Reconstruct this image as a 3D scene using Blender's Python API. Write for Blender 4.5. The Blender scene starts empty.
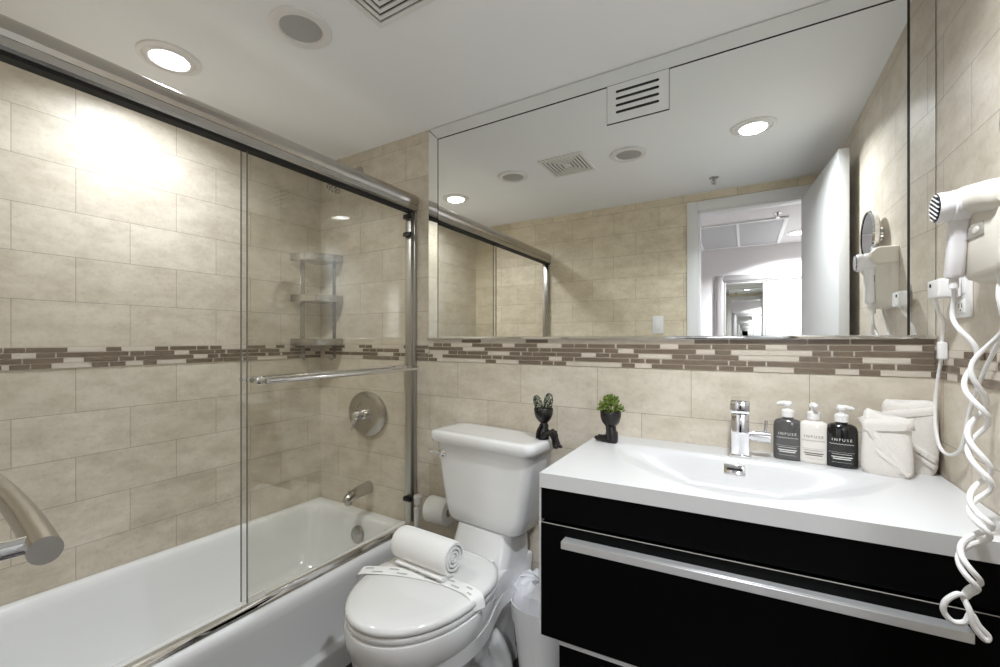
import bpy, bmesh, math, random
from mathutils import Vector, Matrix
from math import pi, sin, cos, radians as R

S = bpy.context.scene
COL = S.collection
random.seed(7)

# ------------------------------------------------------------------ camera, world, exposure
CH = 1.197
cd = bpy.data.cameras.new('camera')
cam = bpy.data.objects.new('camera', cd)
COL.objects.link(cam)
cam.location = (0, 0, CH)
cam.rotation_euler = (R(90), 0, 0.5471)
cd.sensor_width = 36.0
cd.lens = 36.0 * 427.76 / 1000.0
cd.shift_x = 15.4 / 1000.0
cd.shift_y = 6.2 / 1000.0
cd.clip_start = 0.01
S.camera = cam

S.view_settings.view_transform = 'Standard'
S.view_settings.look = 'None'
S.view_settings.gamma = 1.0
S.view_settings.use_curve_mapping = False
S.view_settings.exposure = 0.6
LENS = 14.0              # glow of a lit lens
LAMPS = [(0.030, 0.775, 8.4, 0.050, 140), (-1.640, 0.672, 4.7, 0.052, 152), (0.400, -1.616, 47.0, 0.064, 145)]   # vanity, tub, hall
for lx_, ly_, lw_, lr_, sp_deg in LAMPS:
    ld = bpy.data.lights.new('downlight_lamp', 'AREA'); ld.shape = 'DISK'; ld.size = lr_*2
    ld.energy = lw_; ld.spread = math.radians(sp_deg); ld.color = (0.91, 0.955, 1.0)
    lo_ = bpy.data.objects.new('downlight_lamp', ld); COL.objects.link(lo_)
    lo_.location = (lx_, ly_, 2.136-0.0135)
try:
    S.cycles.max_bounces = 16
    S.cycles.diffuse_bounces = 10
    S.cycles.glossy_bounces = 10
    S.cycles.transmission_bounces = 8
    S.cycles.transparent_max_bounces = 16
    S.cycles.sample_clamp_indirect = 6.0
    S.cycles.blur_glossy = 0.3
    S.cycles.use_denoising = True
except Exception:
    pass
w = bpy.data.worlds.new('world')
S.world = w
w.use_nodes = True
w.node_tree.nodes['Background'].inputs[0].default_value = (0.9, 0.92, 1.0, 1)
w.node_tree.nodes['Background'].inputs[1].default_value = 0.3

# ------------------------------------------------------------------ room dimensions
XL, XR = -1.951, 0.409          # left (tub) wall, right wall
D, F0 = 1.507, -0.061           # mirror wall, door wall
CEIL = 2.136
BZ1, BZ2 = 1.101, 1.173         # mosaic band
TW, TH = 0.302, 0.1525          # wall tile
HALL_Y = -2.07

# ------------------------------------------------------------------ materials
def srgb(r, g, b):
    f = lambda c: (c/255/12.92 if c/255 <= 0.04045 else ((c/255+0.055)/1.055)**2.4)
    return (f(r), f(g), f(b), 1)

def newmat(name):
    m = bpy.data.materials.new(name)
    m.use_nodes = True
    nt = m.node_tree
    b = nt.nodes['Principled BSDF']
    return m, nt, b

def mat(name, col, rough=0.5, metal=0.0, spec=0.5, coat=0.0, noise=0.0, nscale=40.0, bump=0.0, bscale=200.0, aniso=0.0, sheen=0.0, emit=0.0):
    m, nt, b = newmat(name)
    if len(col) == 3: col = (*col, 1)
    b.inputs['Base Color'].default_value = col
    b.inputs['Roughness'].default_value = rough
    b.inputs['Metallic'].default_value = metal
    b.inputs['Specular IOR Level'].default_value = spec
    b.inputs['Coat Weight'].default_value = coat
    b.inputs['Coat Roughness'].default_value = 0.05
    b.inputs['Sheen Weight'].default_value = sheen
    tc = nt.nodes.new('ShaderNodeTexCoord')
    if noise > 0:
        n = nt.nodes.new('ShaderNodeTexNoise'); n.inputs['Scale'].default_value = nscale
        n.inputs['Detail'].default_value = 4
        nt.links.new(tc.outputs['Object'], n.inputs['Vector'])
        mx = nt.nodes.new('ShaderNodeMix'); mx.data_type = 'RGBA'
        mx.inputs[6].default_value = tuple(c*(1-noise) for c in col[:3]) + (1,)
        mx.inputs[7].default_value = tuple(min(1, c*(1+noise)) for c in col[:3]) + (1,)
        nt.links.new(n.outputs['Fac'], mx.inputs[0])
        nt.links.new(mx.outputs[2], b.inputs['Base Color'])
    if bump > 0:
        n2 = nt.nodes.new('ShaderNodeTexNoise'); n2.inputs['Scale'].default_value = bscale
        n2.inputs['Detail'].default_value = 3
        nt.links.new(tc.outputs['Object'], n2.inputs['Vector'])
        bp = nt.nodes.new('ShaderNodeBump'); bp.inputs['Strength'].default_value = bump
        bp.inputs['Distance'].default_value = 0.002
        nt.links.new(n2.outputs['Fac'], bp.inputs['Height'])
        nt.links.new(bp.outputs['Normal'], b.inputs['Normal'])
    if emit > 0:
        b.inputs['Emission Color'].default_value = (0.93, 0.97, 1.0, 1)
        b.inputs['Emission Strength'].default_value = emit
    return m

def tile_mat(name, axis, u0, z0, base=(0.655, 0.60, 0.515)):
    """limestone look wall tile in half running bond; axis 0: runs along X, 1: along Y"""
    m, nt, b = newmat(name)
    N, Lk = nt.nodes, nt.links
    tc = N.new('ShaderNodeTexCoord')
    sx = N.new('ShaderNodeSeparateXYZ'); Lk.new(tc.outputs['Object'], sx.inputs[0])
    au = N.new('ShaderNodeMath'); au.operation = 'SUBTRACT'; au.inputs[1].default_value = u0
    az = N.new('ShaderNodeMath'); az.operation = 'SUBTRACT'; az.inputs[1].default_value = z0
    Lk.new(sx.outputs[axis], au.inputs[0]); Lk.new(sx.outputs[2], az.inputs[0])
    cb = N.new('ShaderNodeCombineXYZ'); Lk.new(au.outputs[0], cb.inputs[0]); Lk.new(az.outputs[0], cb.inputs[1])
    br = N.new('ShaderNodeTexBrick')
    br.offset = 0.5; br.offset_frequency = 2; br.squash = 1.0
    br.inputs['Scale'].default_value = 1.0
    br.inputs['Brick Width'].default_value = TW
    br.inputs['Row Height'].default_value = TH
    br.inputs['Mortar Size'].default_value = 0.0009
    br.inputs['Mortar Smooth'].default_value = 0.3
    br.inputs['Bias'].default_value = 0.0
    c = base
    br.inputs['Color1'].default_value = (c[0]*0.95, c[1]*0.94, c[2]*0.92, 1)
    br.inputs['Color2'].default_value = (c[0]*1.05, c[1]*1.05, c[2]*1.05, 1)
    br.inputs['Mortar'].default_value = (c[0]*0.46, c[1]*0.44, c[2]*0.40, 1)
    Lk.new(cb.outputs[0], br.inputs['Vector'])
    # stone clouding and streaks
    n1 = N.new('ShaderNodeTexNoise'); n1.inputs['Scale'].default_value = 9; n1.inputs['Detail'].default_value = 7; n1.inputs['Roughness'].default_value = 0.65
    mp = N.new('ShaderNodeMapping'); mp.inputs['Scale'].default_value = (1, 1, 1.9)
    Lk.new(tc.outputs['Object'], mp.inputs[0]); Lk.new(mp.outputs[0], n1.inputs['Vector'])
    r1 = N.new('ShaderNodeValToRGB')
    r1.color_ramp.elements[0].position = 0.30; r1.color_ramp.elements[0].color = (0.78, 0.755, 0.70, 1)
    r1.color_ramp.elements[1].position = 0.62; r1.color_ramp.elements[1].color = (1.04, 1.04, 1.04, 1)
    Lk.new(n1.outputs['Fac'], r1.inputs[0])
    n2 = N.new('ShaderNodeTexNoise'); n2.inputs['Scale'].default_value = 90; n2.inputs['Detail'].default_value = 3
    Lk.new(tc.outputs['Object'], n2.inputs['Vector'])
    r2 = N.new('ShaderNodeValToRGB')
    r2.color_ramp.elements[0].position = 0.28; r2.color_ramp.elements[0].color = (0.88, 0.87, 0.85, 1)
    r2.color_ramp.elements[1].position = 0.5; r2.color_ramp.elements[1].color = (1, 1, 1, 1)
    Lk.new(n2.outputs['Fac'], r2.inputs[0])
    m1 = N.new('ShaderNodeMix'); m1.data_type = 'RGBA'; m1.blend_type = 'MULTIPLY'; m1.inputs[0].default_value = 0.85
    Lk.new(br.outputs['Color'], m1.inputs[6]); Lk.new(r1.outputs[0], m1.inputs[7])
    m2 = N.new('ShaderNodeMix'); m2.data_type = 'RGBA'; m2.blend_type = 'MULTIPLY'; m2.inputs[0].default_value = 0.7
    Lk.new(m1.outputs[2], m2.inputs[6]); Lk.new(r2.outputs[0], m2.inputs[7])
    Lk.new(m2.outputs[2], b.inputs['Base Color'])
    b.inputs['Roughness'].default_value = 0.42
    b.inputs['Specular IOR Level'].default_value = 0.4
    bp = N.new('ShaderNodeBump'); bp.inputs['Strength'].default_value = 0.25; bp.inputs['Distance'].default_value = 0.001
    bp.invert = True
    Lk.new(br.outputs['Fac'], bp.inputs['Height']); Lk.new(bp.outputs['Normal'], b.inputs['Normal'])
    return m

def glass_mat(name, tint, ior=1.45):
    """thin sheet glass: straight-through transmission plus Fresnel reflection"""
    m = bpy.data.materials.new(name); m.use_nodes = True
    nt = m.node_tree; nt.nodes.clear()
    o = nt.nodes.new('ShaderNodeOutputMaterial')
    t = nt.nodes.new('ShaderNodeBsdfTransparent'); t.inputs[0].default_value = (*tint, 1)
    g = nt.nodes.new('ShaderNodeBsdfGlossy'); g.inputs['Roughness'].default_value = 0.0
    # Schlick reflectance from the angle between view and surface, the same for either side of the sheet
    ge = nt.nodes.new('ShaderNodeNewGeometry')
    dt = nt.nodes.new('ShaderNodeVectorMath'); dt.operation = 'DOT_PRODUCT'
    nt.links.new(ge.outputs['Incoming'], dt.inputs[0]); nt.links.new(ge.outputs['Normal'], dt.inputs[1])
    def mth(op, a, b=None):
        n = nt.nodes.new('ShaderNodeMath'); n.operation = op
        for i, q in enumerate((a, b)):
            if q is None: continue
            if isinstance(q, (int, float)): n.inputs[i].default_value = q
            else: nt.links.new(q, n.inputs[i])
        return n.outputs[0]
    f0 = ((ior-1)/(ior+1))**2
    om = mth('SUBTRACT', 1.0, mth('ABSOLUTE', dt.outputs['Value']))
    fac = mth('ADD', f0, mth('MULTIPLY', 1-f0, mth('POWER', om, 5.0)))
    mx = nt.nodes.new('ShaderNodeMixShader')
    nt.links.new(fac, mx.inputs[0]); nt.links.new(t.outputs[0], mx.inputs[1]); nt.links.new(g.outputs[0], mx.inputs[2])
    nt.links.new(mx.outputs[0], o.inputs[0])
    return m

M = {}
M['ceil'] = mat('ceiling_paint', (0.90, 0.915, 0.925), 0.75)
M['white_paint'] = mat('white_paint', (0.80, 0.80, 0.80), 0.45)
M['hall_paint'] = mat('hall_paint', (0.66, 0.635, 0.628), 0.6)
M['floor'] = mat('dark_floor', (0.022, 0.014, 0.012), 0.25, noise=0.6, nscale=30)
M['grout'] = mat('grout', (0.56, 0.505, 0.43), 0.8)
M['glass_tile'] = mat('taupe_glass_tile', (0.175, 0.135, 0.098), 0.15, spec=0.6, noise=0.2, nscale=25)
M['cream_tile'] = mat('cream_stone_tile', (0.60, 0.54, 0.46), 0.4, noise=0.12, nscale=30)
M['chrome'] = mat('chrome', (0.82, 0.82, 0.83), 0.06, 1.0)
M['nickel'] = mat('satin_nickel', (0.50, 0.475, 0.44), 0.24, 1.0)
M['steel'] = mat('brushed_steel', (0.46, 0.455, 0.44), 0.27, 1.0)
M['mirror'] = mat('mirror_silver', (0.90, 0.91, 0.90), 0.0, 1.0)
M['mirror_edge'] = mat('mirror_edge', (0.012, 0.012, 0.012), 0.4)
M['porcelain'] = mat('white_porcelain', (0.76, 0.76, 0.755), 0.1, coat=0.5)
M['enamel'] = mat('tub_enamel', (0.79, 0.80, 0.805), 0.14, coat=0.4)
M['basin'] = mat('white_cast_basin', (0.62, 0.62, 0.62), 0.3, spec=0.3)
M['black'] = mat('black_laminate', (0.0020, 0.0020, 0.0021), 0.45, spec=0.05)
M['edge'] = mat('pale_edge_band', (0.55, 0.55, 0.55), 0.35)
M['alu'] = mat('brushed_aluminium', (0.86, 0.86, 0.86), 0.42, 0.85)
M['rubber'] = mat('black_rubber', (0.01, 0.01, 0.01), 0.5)
M['plastic'] = mat('white_plastic', (0.80, 0.79, 0.78), 0.35)
M['cream_plastic'] = mat('cream_plastic', (0.70, 0.66, 0.58), 0.35)
M['dryer_white'] = mat('handset_plastic', (0.80, 0.78, 0.79), 0.3)
M['grey_plastic'] = mat('grey_plastic', (0.36, 0.34, 0.31), 0.4)
M['dark'] = mat('dark_gap', (0.006, 0.006, 0.006), 0.7)
M['terry'] = mat('white_terry', (0.86, 0.86, 0.85), 0.95, bump=0.9, bscale=330, sheen=0.3)
M['terry_warm'] = mat('ivory_terry', (0.78, 0.745, 0.70), 0.95, bump=1.0, bscale=420, sheen=0.3)
M['paper'] = mat('tissue_paper', (0.84, 0.84, 0.82), 0.9)
M['bag'] = mat('thin_bag', (0.75, 0.76, 0.80), 0.3)
M['lens_off'] = mat('frosted_lens', (0.42, 0.42, 0.41), 0.5)
M['lens_on'] = mat('lit_lens', (0.9, 0.9, 0.9), 0.4, emit=LENS)
M['lens_tub'] = mat('tub_lit_lens', (0.9, 0.9, 0.9), 0.4, emit=LENS)
M['hall_lens'] = mat('hall_lit_lens', (0.9, 0.9, 0.9), 0.4, emit=LENS)
M['panel_grey'] = mat('grey_access_panel', (0.42, 0.42, 0.42), 0.6)
M['closet_grey'] = mat('grey_closet_panel', (0.26, 0.255, 0.25), 0.5)
M['closet_pale'] = mat('pale_closet_panel', (0.36, 0.34, 0.335), 0.5)
M['door_paint'] = mat('door_paint', (0.62, 0.625, 0.62), 0.45)
M['steel_paint'] = mat('satin_steel_frame', (0.50, 0.48, 0.475), 0.3, 0.6)
M['glass'] = glass_mat('shower_glass', (0.965, 0.962, 0.945))
M['jamb'] = mat('satin_jamb', (0.50, 0.485, 0.455), 0.36, 1.0)
M['glass_edge'] = mat('glass_edge', (0.20, 0.205, 0.19), 0.15)
M['pot'] = mat('matte_black_ceramic', (0.012, 0.010, 0.010), 0.32)
M['cactus'] = None
M['leaf'] = mat('succulent_leaf', (0.13, 0.185, 0.03), 0.45, noise=0.75, nscale=120)
M['soil'] = mat('dark_soil', (0.03, 0.02, 0.012), 0.95, bump=0.8)
M['bottle_grey'] = mat('charcoal_bottle', (0.085, 0.083, 0.082), 0.12, coat=0.4)
M['bottle_white'] = mat('ivory_bottle', (0.78, 0.75, 0.70), 0.14, coat=0.4)
M['bottle_black'] = mat('black_bottle', (0.006, 0.006, 0.006), 0.1, coat=0.4)
M['ink_white'] = mat('white_ink', (0.75, 0.75, 0.72), 0.6)
M['ink_dark'] = mat('dark_ink', (0.10, 0.095, 0.09), 0.6)
M['ink_teal'] = mat('slate_ink', (0.16, 0.21, 0.23), 0.7)
M['trim_grey'] = mat('grey_trim', (0.62, 0.62, 0.61), 0.5)  # plain mid grey for trim

def cactus_mat():
    m, nt, b = newmat('spotted_cactus')
    tc = nt.nodes.new('ShaderNodeTexCoord')
    v = nt.nodes.new('ShaderNodeTexVoronoi'); v.inputs['Scale'].default_value = 210
    nt.links.new(tc.outputs['Object'], v.inputs['Vector'])
    r = nt.nodes.new('ShaderNodeValToRGB')
    r.color_ramp.interpolation = 'LINEAR'
    r.color_ramp.elements[0].position = 0.26; r.color_ramp.elements[0].color = (0.62, 0.60, 0.48, 1)
    r.color_ramp.elements[1].position = 0.40; r.color_ramp.elements[1].color = (0.018, 0.030, 0.014, 1)
    nt.links.new(v.outputs['Distance'], r.inputs[0]); nt.links.new(r.outputs[0], b.inputs['Base Color'])
    b.inputs['Roughness'].default_value = 0.6
    return m
M['cactus'] = cactus_mat()

# ------------------------------------------------------------------ mesh builder
class B:
    def __init__(s):
        s.v, s.f, s.m = [], [], []
        s.mi = 0
    def mark(s): return len(s.v)
    def xf(s, k, Mx):
        for i in range(k, len(s.v)): s.v[i] = tuple(Mx @ Vector(s.v[i]))
    def face(s, idx): s.f.append(tuple(idx)); s.m.append(s.mi)
    def addbm(s, bm):
        k = len(s.v)
        bm.verts.ensure_lookup_table()
        for i, v in enumerate(bm.verts): v.index = i
        s.v += [tuple(v.co) for v in bm.verts]
        for f in bm.faces: s.face([k+v.index for v in f.verts])
        bm.free()
    def box(s, x0, x1, y0, y1, z0, z1, bev=0.0, seg=2):
        bm = bmesh.new()
        bmesh.ops.create_cube(bm, size=1)
        for v in bm.verts:
            v.co = ((x0+x1)/2+v.co.x*(x1-x0), (y0+y1)/2+v.co.y*(y1-y0), (z0+z1)/2+v.co.z*(z1-z0))
        if bev > 0:
            bmesh.ops.bevel(bm, geom=bm.edges[:], offset=bev, segments=seg, profile=0.5, affect='EDGES')
        s.addbm(bm)
        return s
    def obox(s, c, sx, sy, sz, Mx=None, bev=0.0, seg=2):
        k = s.mark(); s.box(-sx/2, sx/2, -sy/2, sy/2, -sz/2, sz/2, bev, seg)
        T = Matrix.Translation(c)
        s.xf(k, T @ Mx.to_4x4() if Mx is not None else T)
        return s
    def loft(s, rings, cap0=True, cap1=True, closed=True):
        k = len(s.v); n = len(rings[0])
        for r in rings: s.v += [tuple(p) for p in r]
        for i in range(len(rings)-1):
            for j in range(n if closed else n-1):
                a = k+i*n+j; b = k+i*n+(j+1) % n
                s.face((a, b, b+n, a+n))
        if cap0: s.face([k+j for j in reversed(range(n))])
        if cap1: s.face([k+(len(rings)-1)*n+j for j in range(n)])
        return s
    def lathe(s, prof, n=32, Mx=None, cap0=True, cap1=True):
        """prof: list of (r, z) revolved about Z"""
        k = s.mark()
        s.loft([[(r*cos(2*pi*j/n), r*sin(2*pi*j/n), z) for j in range(n)] for r, z in prof], cap0, cap1)
        if Mx is not None: s.xf(k, Mx)
        return s
    def tube(s, pts, r, n=10, caps=True):
        P = [Vector(p) for p in pts]
        rad = r if isinstance(r, (list, tuple)) else [r]*len(P)
        T = []
        for i in range(len(P)):
            a = P[max(0, i-1)]; b = P[min(len(P)-1, i+1)]
            T.append((b-a).normalized())
        up = Vector((0, 0, 1)) if abs(T[0].z) < 0.9 else Vector((1, 0, 0))
        nrm = (up - T[0]*up.dot(T[0])).normalized()
        rings = []
        for i, p in enumerate(P):
            nrm = (nrm - T[i]*nrm.dot(T[i])).normalized()
            bi = T[i].cross(nrm)
            rings.append([p + (nrm*cos(2*pi*j/n) + bi*sin(2*pi*j/n))*rad[i] for j in range(n)])
        s.loft(rings, caps, caps)
        return s
    def cyl(s, p0, p1, r, n=24, r2=None):
        return s.tube([p0, p1], [r, r if r2 is None else r2], n)
    def ball(s, c, rx, ry, rz, nu=16, nv=10, Mx=None):
        k = s.mark()
        rings = []
        for i in range(1, nv):
            a = -pi/2+pi*i/nv
            rings.append([(cos(a)*cos(2*pi*j/nu), cos(a)*sin(2*pi*j/nu), sin(a)) for j in range(nu)])
        s.loft(rings, True, True)
        Sx = Matrix.Diagonal((rx, ry, rz, 1))
        s.xf(k, Matrix.Translation(c) @ (Mx.to_4x4() if Mx is not None else Matrix.Identity(4)) @ Sx)
        return s
    def prism(s, prof, axis, a0, a1):
        """closed 2-D profile swept along an axis: axis 0 -> profile is (y,z); 1 -> (x,z); 2 -> (x,y)"""
        def P(p, a):
            return (a, p[0], p[1]) if axis == 0 else ((p[0], a, p[1]) if axis == 1 else (p[0], p[1], a))
        return s.loft([[P(p, a0) for p in prof], [P(p, a1) for p in prof]])

def smoothpath(pts, sub=8):
    P = [Vector(p) for p in pts]; out = []
    for i in range(len(P)-1):
        p0 = P[max(0, i-1)]; p1 = P[i]; p2 = P[i+1]; p3 = P[min(len(P)-1, i+2)]
        for k in range(sub):
            t = k/sub
            out.append(0.5*((2*p1)+(p2-p0)*t+(2*p0-5*p1+4*p2-p3)*t*t+(3*p1-p0-3*p2+p3)*t**3))
    out.append(P[-1])
    return out

def obj(name, b, mats, parent=None, angle=38, local=False, label=None, kind=None, subsurf=0):
    if not isinstance(mats, (list, tuple)): mats = [mats]
    off = Vector((0, 0, 0))
    if parent is not None and not local:
        p = parent
        while p is not None:
            off += p.location; p = p.parent
    me = bpy.data.meshes.new(name)
    me.from_pydata([tuple(Vector(v)-off) for v in b.v], [], b.f)
    for m in mats: me.materials.append(m)
    for p, i in zip(me.polygons, b.m): p.material_index = i; p.use_smooth = True
    bm = bmesh.new(); bm.from_mesh(me)
    bmesh.ops.recalc_face_normals(bm, faces=bm.faces[:])
    bm.to_mesh(me); bm.free()
    me.update()
    try: me.set_sharp_from_angle(angle=R(angle))
    except Exception: pass
    o = bpy.data.objects.new(name, me)
    COL.objects.link(o)
    if parent is not None: o.parent = parent
    if label: o['label'] = label
    if kind: o['kind'] = kind
    if subsurf:
        md = o.modifiers.new('smooth', 'SUBSURF'); md.levels = subsurf; md.render_levels = subsurf
    return o

def tag(o, label, cat, group=None, kind=None):
    o['label'] = label; o['category'] = cat
    if group: o['group'] = group
    if kind: o['kind'] = kind
    return o

def thing(name, label, cat, loc=(0, 0, 0), rotz=0, group=None):
    o = bpy.data.objects.new(name, None)
    o.empty_display_size = 0.05
    COL.objects.link(o)
    o.location = loc; o.rotation_euler = (0, 0, rotz)
    return tag(o, label, cat, group)

def struct(name, b, mats, label=None, **k):
    o = obj(name, b, mats, **k)
    o['kind'] = 'structure'
    if label: o['label'] = label
    return o

def copy_tree(o, parent=None):
    c = o.copy(); COL.objects.link(c); c.parent = parent
    for ch in list(o.children): copy_tree(ch, c)
    return c

def rrect(hw, hd, r, z, n=6, cx=0, cy=0):
    pts = []
    for sx, sy, a0 in ((1, 1, 0), (-1, 1, pi/2), (-1, -1, pi), (1, -1, 3*pi/2)):
        for i in range(n+1):
            a = a0 + pi/2*i/n
            pts.append((cx+sx*(hw-r)+r*cos(a), cy+sy*(hd-r)+r*sin(a), z))
    return pts

def rotM(axis, deg): return Matrix.Rotation(R(deg), 4, axis)
def along(p, d):
    """matrix taking +Z to direction d at point p"""
    return Matrix.Translation(p) @ Vector((0, 0, 1)).rotation_difference(Vector(d).normalized()).to_matrix().to_4x4()

# ================================================================== SETTING
# floor and ceiling
struct('floor', B().box(XL-0.1, XR+0.1, F0-0.12, D+0.1, -0.06, 0.0), M['floor'], 'dark brown floor between the tub and the vanity')
struct('ceiling', B().box(XL-0.1, XR+0.1, F0-0.12, D+0.1, CEIL, CEIL+0.08), M['ceil'], 'white painted bathroom ceiling')

def wall(name, kind, fixed, a0, a1, upper, lower, label, holes=None):
    """tiled wall in three courses: lower tiles, grout bed of the mosaic, upper tiles"""
    b = B()
    def bx(s0, s1, z0, z1):
        if kind == 'x': b.box(min(fixed), max(fixed), s0, s1, z0, z1)
        else: b.box(s0, s1, min(fixed), max(fixed), z0, z1)
    spans = holes or [(a0, a1, 0, CEIL)]
    for (s0, s1, zz0, zz1) in spans:
        for mi, z0, z1 in ((0, 0, BZ1), (1, BZ1, BZ2), (2, BZ2, CEIL)):
            lo, hi = max(z0, zz0), min(z1, zz1)
            if hi > lo:
                b.mi = mi; bx(s0, s1, lo, hi)
    return struct(name, b, [lower, M['grout'], upper], label)

ZLOW = BZ1 - 8*TH
wall('wall_left', 'x', (XL-0.1, XL), F0-0.1, D+0.1,
     tile_mat('left_upper_tile', 1, 0.37-TW/2, BZ2), tile_mat('left_lower_tile', 1, 0.37+TW/2, ZLOW),
     'beige limestone tiled wall along the bathtub')
wall('wall_back', 'y', (D, D+0.1), XL, XR,
     tile_mat('back_upper_tile', 0, -1.345-20*TW, BZ2), tile_mat('back_lower_tile', 0, -0.751-20*TW, ZLOW),
     'beige tiled wall that carries the big mirror')
wall('wall_right', 'x', (XR, XR+0.1), F0-0.1, D+0.1,
     tile_mat('right_upper_tile', 1, 0.10-TW*10, BZ2), tile_mat('right_lower_tile', 1, 0.25-TW*10, ZLOW),
     'beige tiled wall behind the hair dryer')
DX0, DX1, DZ = -0.26, 0.335, 2.02
wall('wall_front', 'y', (F0-0.1, F0), XL, XR,
     tile_mat('front_upper_tile', 0, 0.11-20*TW, BZ2, (0.78, 0.70, 0.55)), tile_mat('front_lower_tile', 0, 0.03-20*TW, ZLOW),  # upper tile colour raised to make up for the wall getting only bounced light
     'beige tiled wall with the doorway, seen in the mirror',
     holes=[(XL, DX0, 0, CEIL), (DX1, XR, 0, CEIL), (DX0, DX1, DZ, CEIL)])

# mosaic bands --------------------------------------------------------------
BACK = [
[(-1.030,-0.935),(-0.729,-0.637),(-0.137,-0.044),(-0.040,0.148),(0.152,0.241),(0.245,0.409)],
[(-1.181,-1.137),(-1.131,-1.088),(-0.977,-0.882),(-0.878,-0.833),(-0.777,-0.682),(-0.581,-0.535),(-0.531,-0.486),(-0.481,-0.387),(-0.380,-0.287),(-0.284,-0.240),(-0.184,-0.092),(-0.088,0.003),(0.007,0.051),(0.103,0.194),(0.198,0.286),(0.290,0.333),(0.384,0.409)],
[(-1.221,-1.025),(-0.916,-0.725),(-0.718,-0.674),(-0.670,-0.625),(-0.621,-0.428),(-0.421,-0.376),(-0.323,-0.133),(-0.080,-0.037),(0.161,0.202),(0.207,0.249),(0.253,0.409)],
[(-1.285,-1.206),(-1.099,-1.056),(-1.051,-1.005),(-1.000,-0.901),(-0.799,-0.755),(-0.746,-0.703),(-0.699,-0.605),(-0.601,-0.507),(-0.453,-0.406),(-0.400,-0.308),(-0.203,-0.162),(-0.156,-0.113),(-0.110,-0.017),(0.131,0.174),(0.178,0.268),(0.363,0.409)],
[(-1.232,-1.187),(-1.131,-0.935),(-0.930,-0.885),(-0.878,-0.836),(-0.829,-0.633),(-0.581,-0.537),(-0.531,-0.338),(-0.333,-0.289),(-0.284,-0.240),(-0.234,-0.045),(-0.041,0.003),(0.007,0.051),(0.055,0.240),(0.243,0.285),(0.289,0.332),(0.337,0.409)],
[(-1.285,-1.215),(-1.209,-1.164),(-0.911,-0.864),(-0.759,-0.666),(-0.659,-0.617),(-0.611,-0.565),(-0.363,-0.320),(-0.265,-0.171),(-0.166,-0.075),(-0.069,-0.028),(-0.024,0.021),(0.119,0.211),(0.262,0.304),(0.400,0.409)]]
LEFT = [
[(0.347,0.351),(0.355,0.400),(0.403,0.499),(0.602,0.645),(0.750,0.794),(0.801,0.895),(0.899,0.942),(0.950,0.995),(1.104,1.195),(1.250,1.293)],
[(0.347,0.370),(0.425,0.469),(0.474,0.666),(0.672,0.715),(0.718,0.815),(0.869,0.966),(0.970,1.011),(1.020,1.104),(1.108,1.160),(1.170,1.266),(1.325,1.441)],
[(0.347,0.392),(0.396,0.489),(0.542,0.636),(0.640,0.684),(0.690,0.884),(0.940,0.982),(0.990,1.077),(1.086,1.195),(1.210,1.271),(1.282,1.411)],
[(0.366,0.410),(0.414,0.460),(0.563,0.607),(0.613,0.657),(0.712,0.755),(0.858,0.958),(0.964,1.003),(1.007,1.077),(1.090,1.156),(1.309,1.503)]]

def fill(rows, a0, a1, nrows, seed):
    """complete each row to [a0,a1] with more dark pieces where none is listed"""
    rnd = random.Random(seed); out = []
    for i in range(nrows):
        r = list(rows[i]) if rows else []
        lo = r[0][0] if r else a1
        x = a0 + rnd.random()*0.05; pre = []
        while x < lo - 0.03:
            ln = rnd.choice((0.043, 0.043, 0.095, 0.19)) if rnd.random() < 0.66 else 0
            if ln:
                e = min(x+ln, lo-0.004)
                if e-x > 0.02: pre.append((x, e))
                x = e + 0.005
            else: x += rnd.choice((0.05, 0.1))
        r = pre + r
        hi = r[-1][1] if r else a0
        x = hi + 0.06
        while x < a1 - 0.03:
            ln = rnd.choice((0.043, 0.095, 0.19)); e = min(x+ln, a1); r.append((x, e)); x = e + rnd.choice((0.005, 0.09))
        out.append(r)
    return out

def mosaic(name, axis, face, sign, a0, a1, zbot, rows, label, p=0.0179):
    """individual small tiles set proud of the grout; rows listed from the top"""
    b = B(); n = len(rows); g = 0.0036; gv = 0.0018
    def bx(s0, s1, z0, z1, mi, t):
        b.mi = mi
        f0, f1 = sorted((face, face+sign*t))
        if axis == 0: b.box(s0, s1, f0, f1, z0, z1)
        else: b.box(f0, f1, s0, s1, z0, z1)
    bx(a0, a1, zbot, zbot+n*p, 2, 0.0012)
    rnd = random.Random(3)
    for i, r in enumerate(rows):
        z1 = zbot+(n-i)*p-g/2; z0 = z1-p+g
        x = a0
        for (s, e) in r + [(a1, a1)]:
            s = max(s, a0); e = min(e, a1)
            while s - x > 0.012:                   # cream pieces between the dark ones
                ln = min(s-x, rnd.choice((0.095, 0.19, 0.3)))
                bx(x+gv/2, x+ln-gv/2, z0-0.0009, z1+0.0009, 1, 0.0026); x += ln
            if e > s+0.002: bx(s, e, z0, z1, 0, 0.0034)
            x = max(x, e)
    return struct(name, b, [M['glass_tile'], M['cream_tile'], M['grout']], label)

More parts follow.
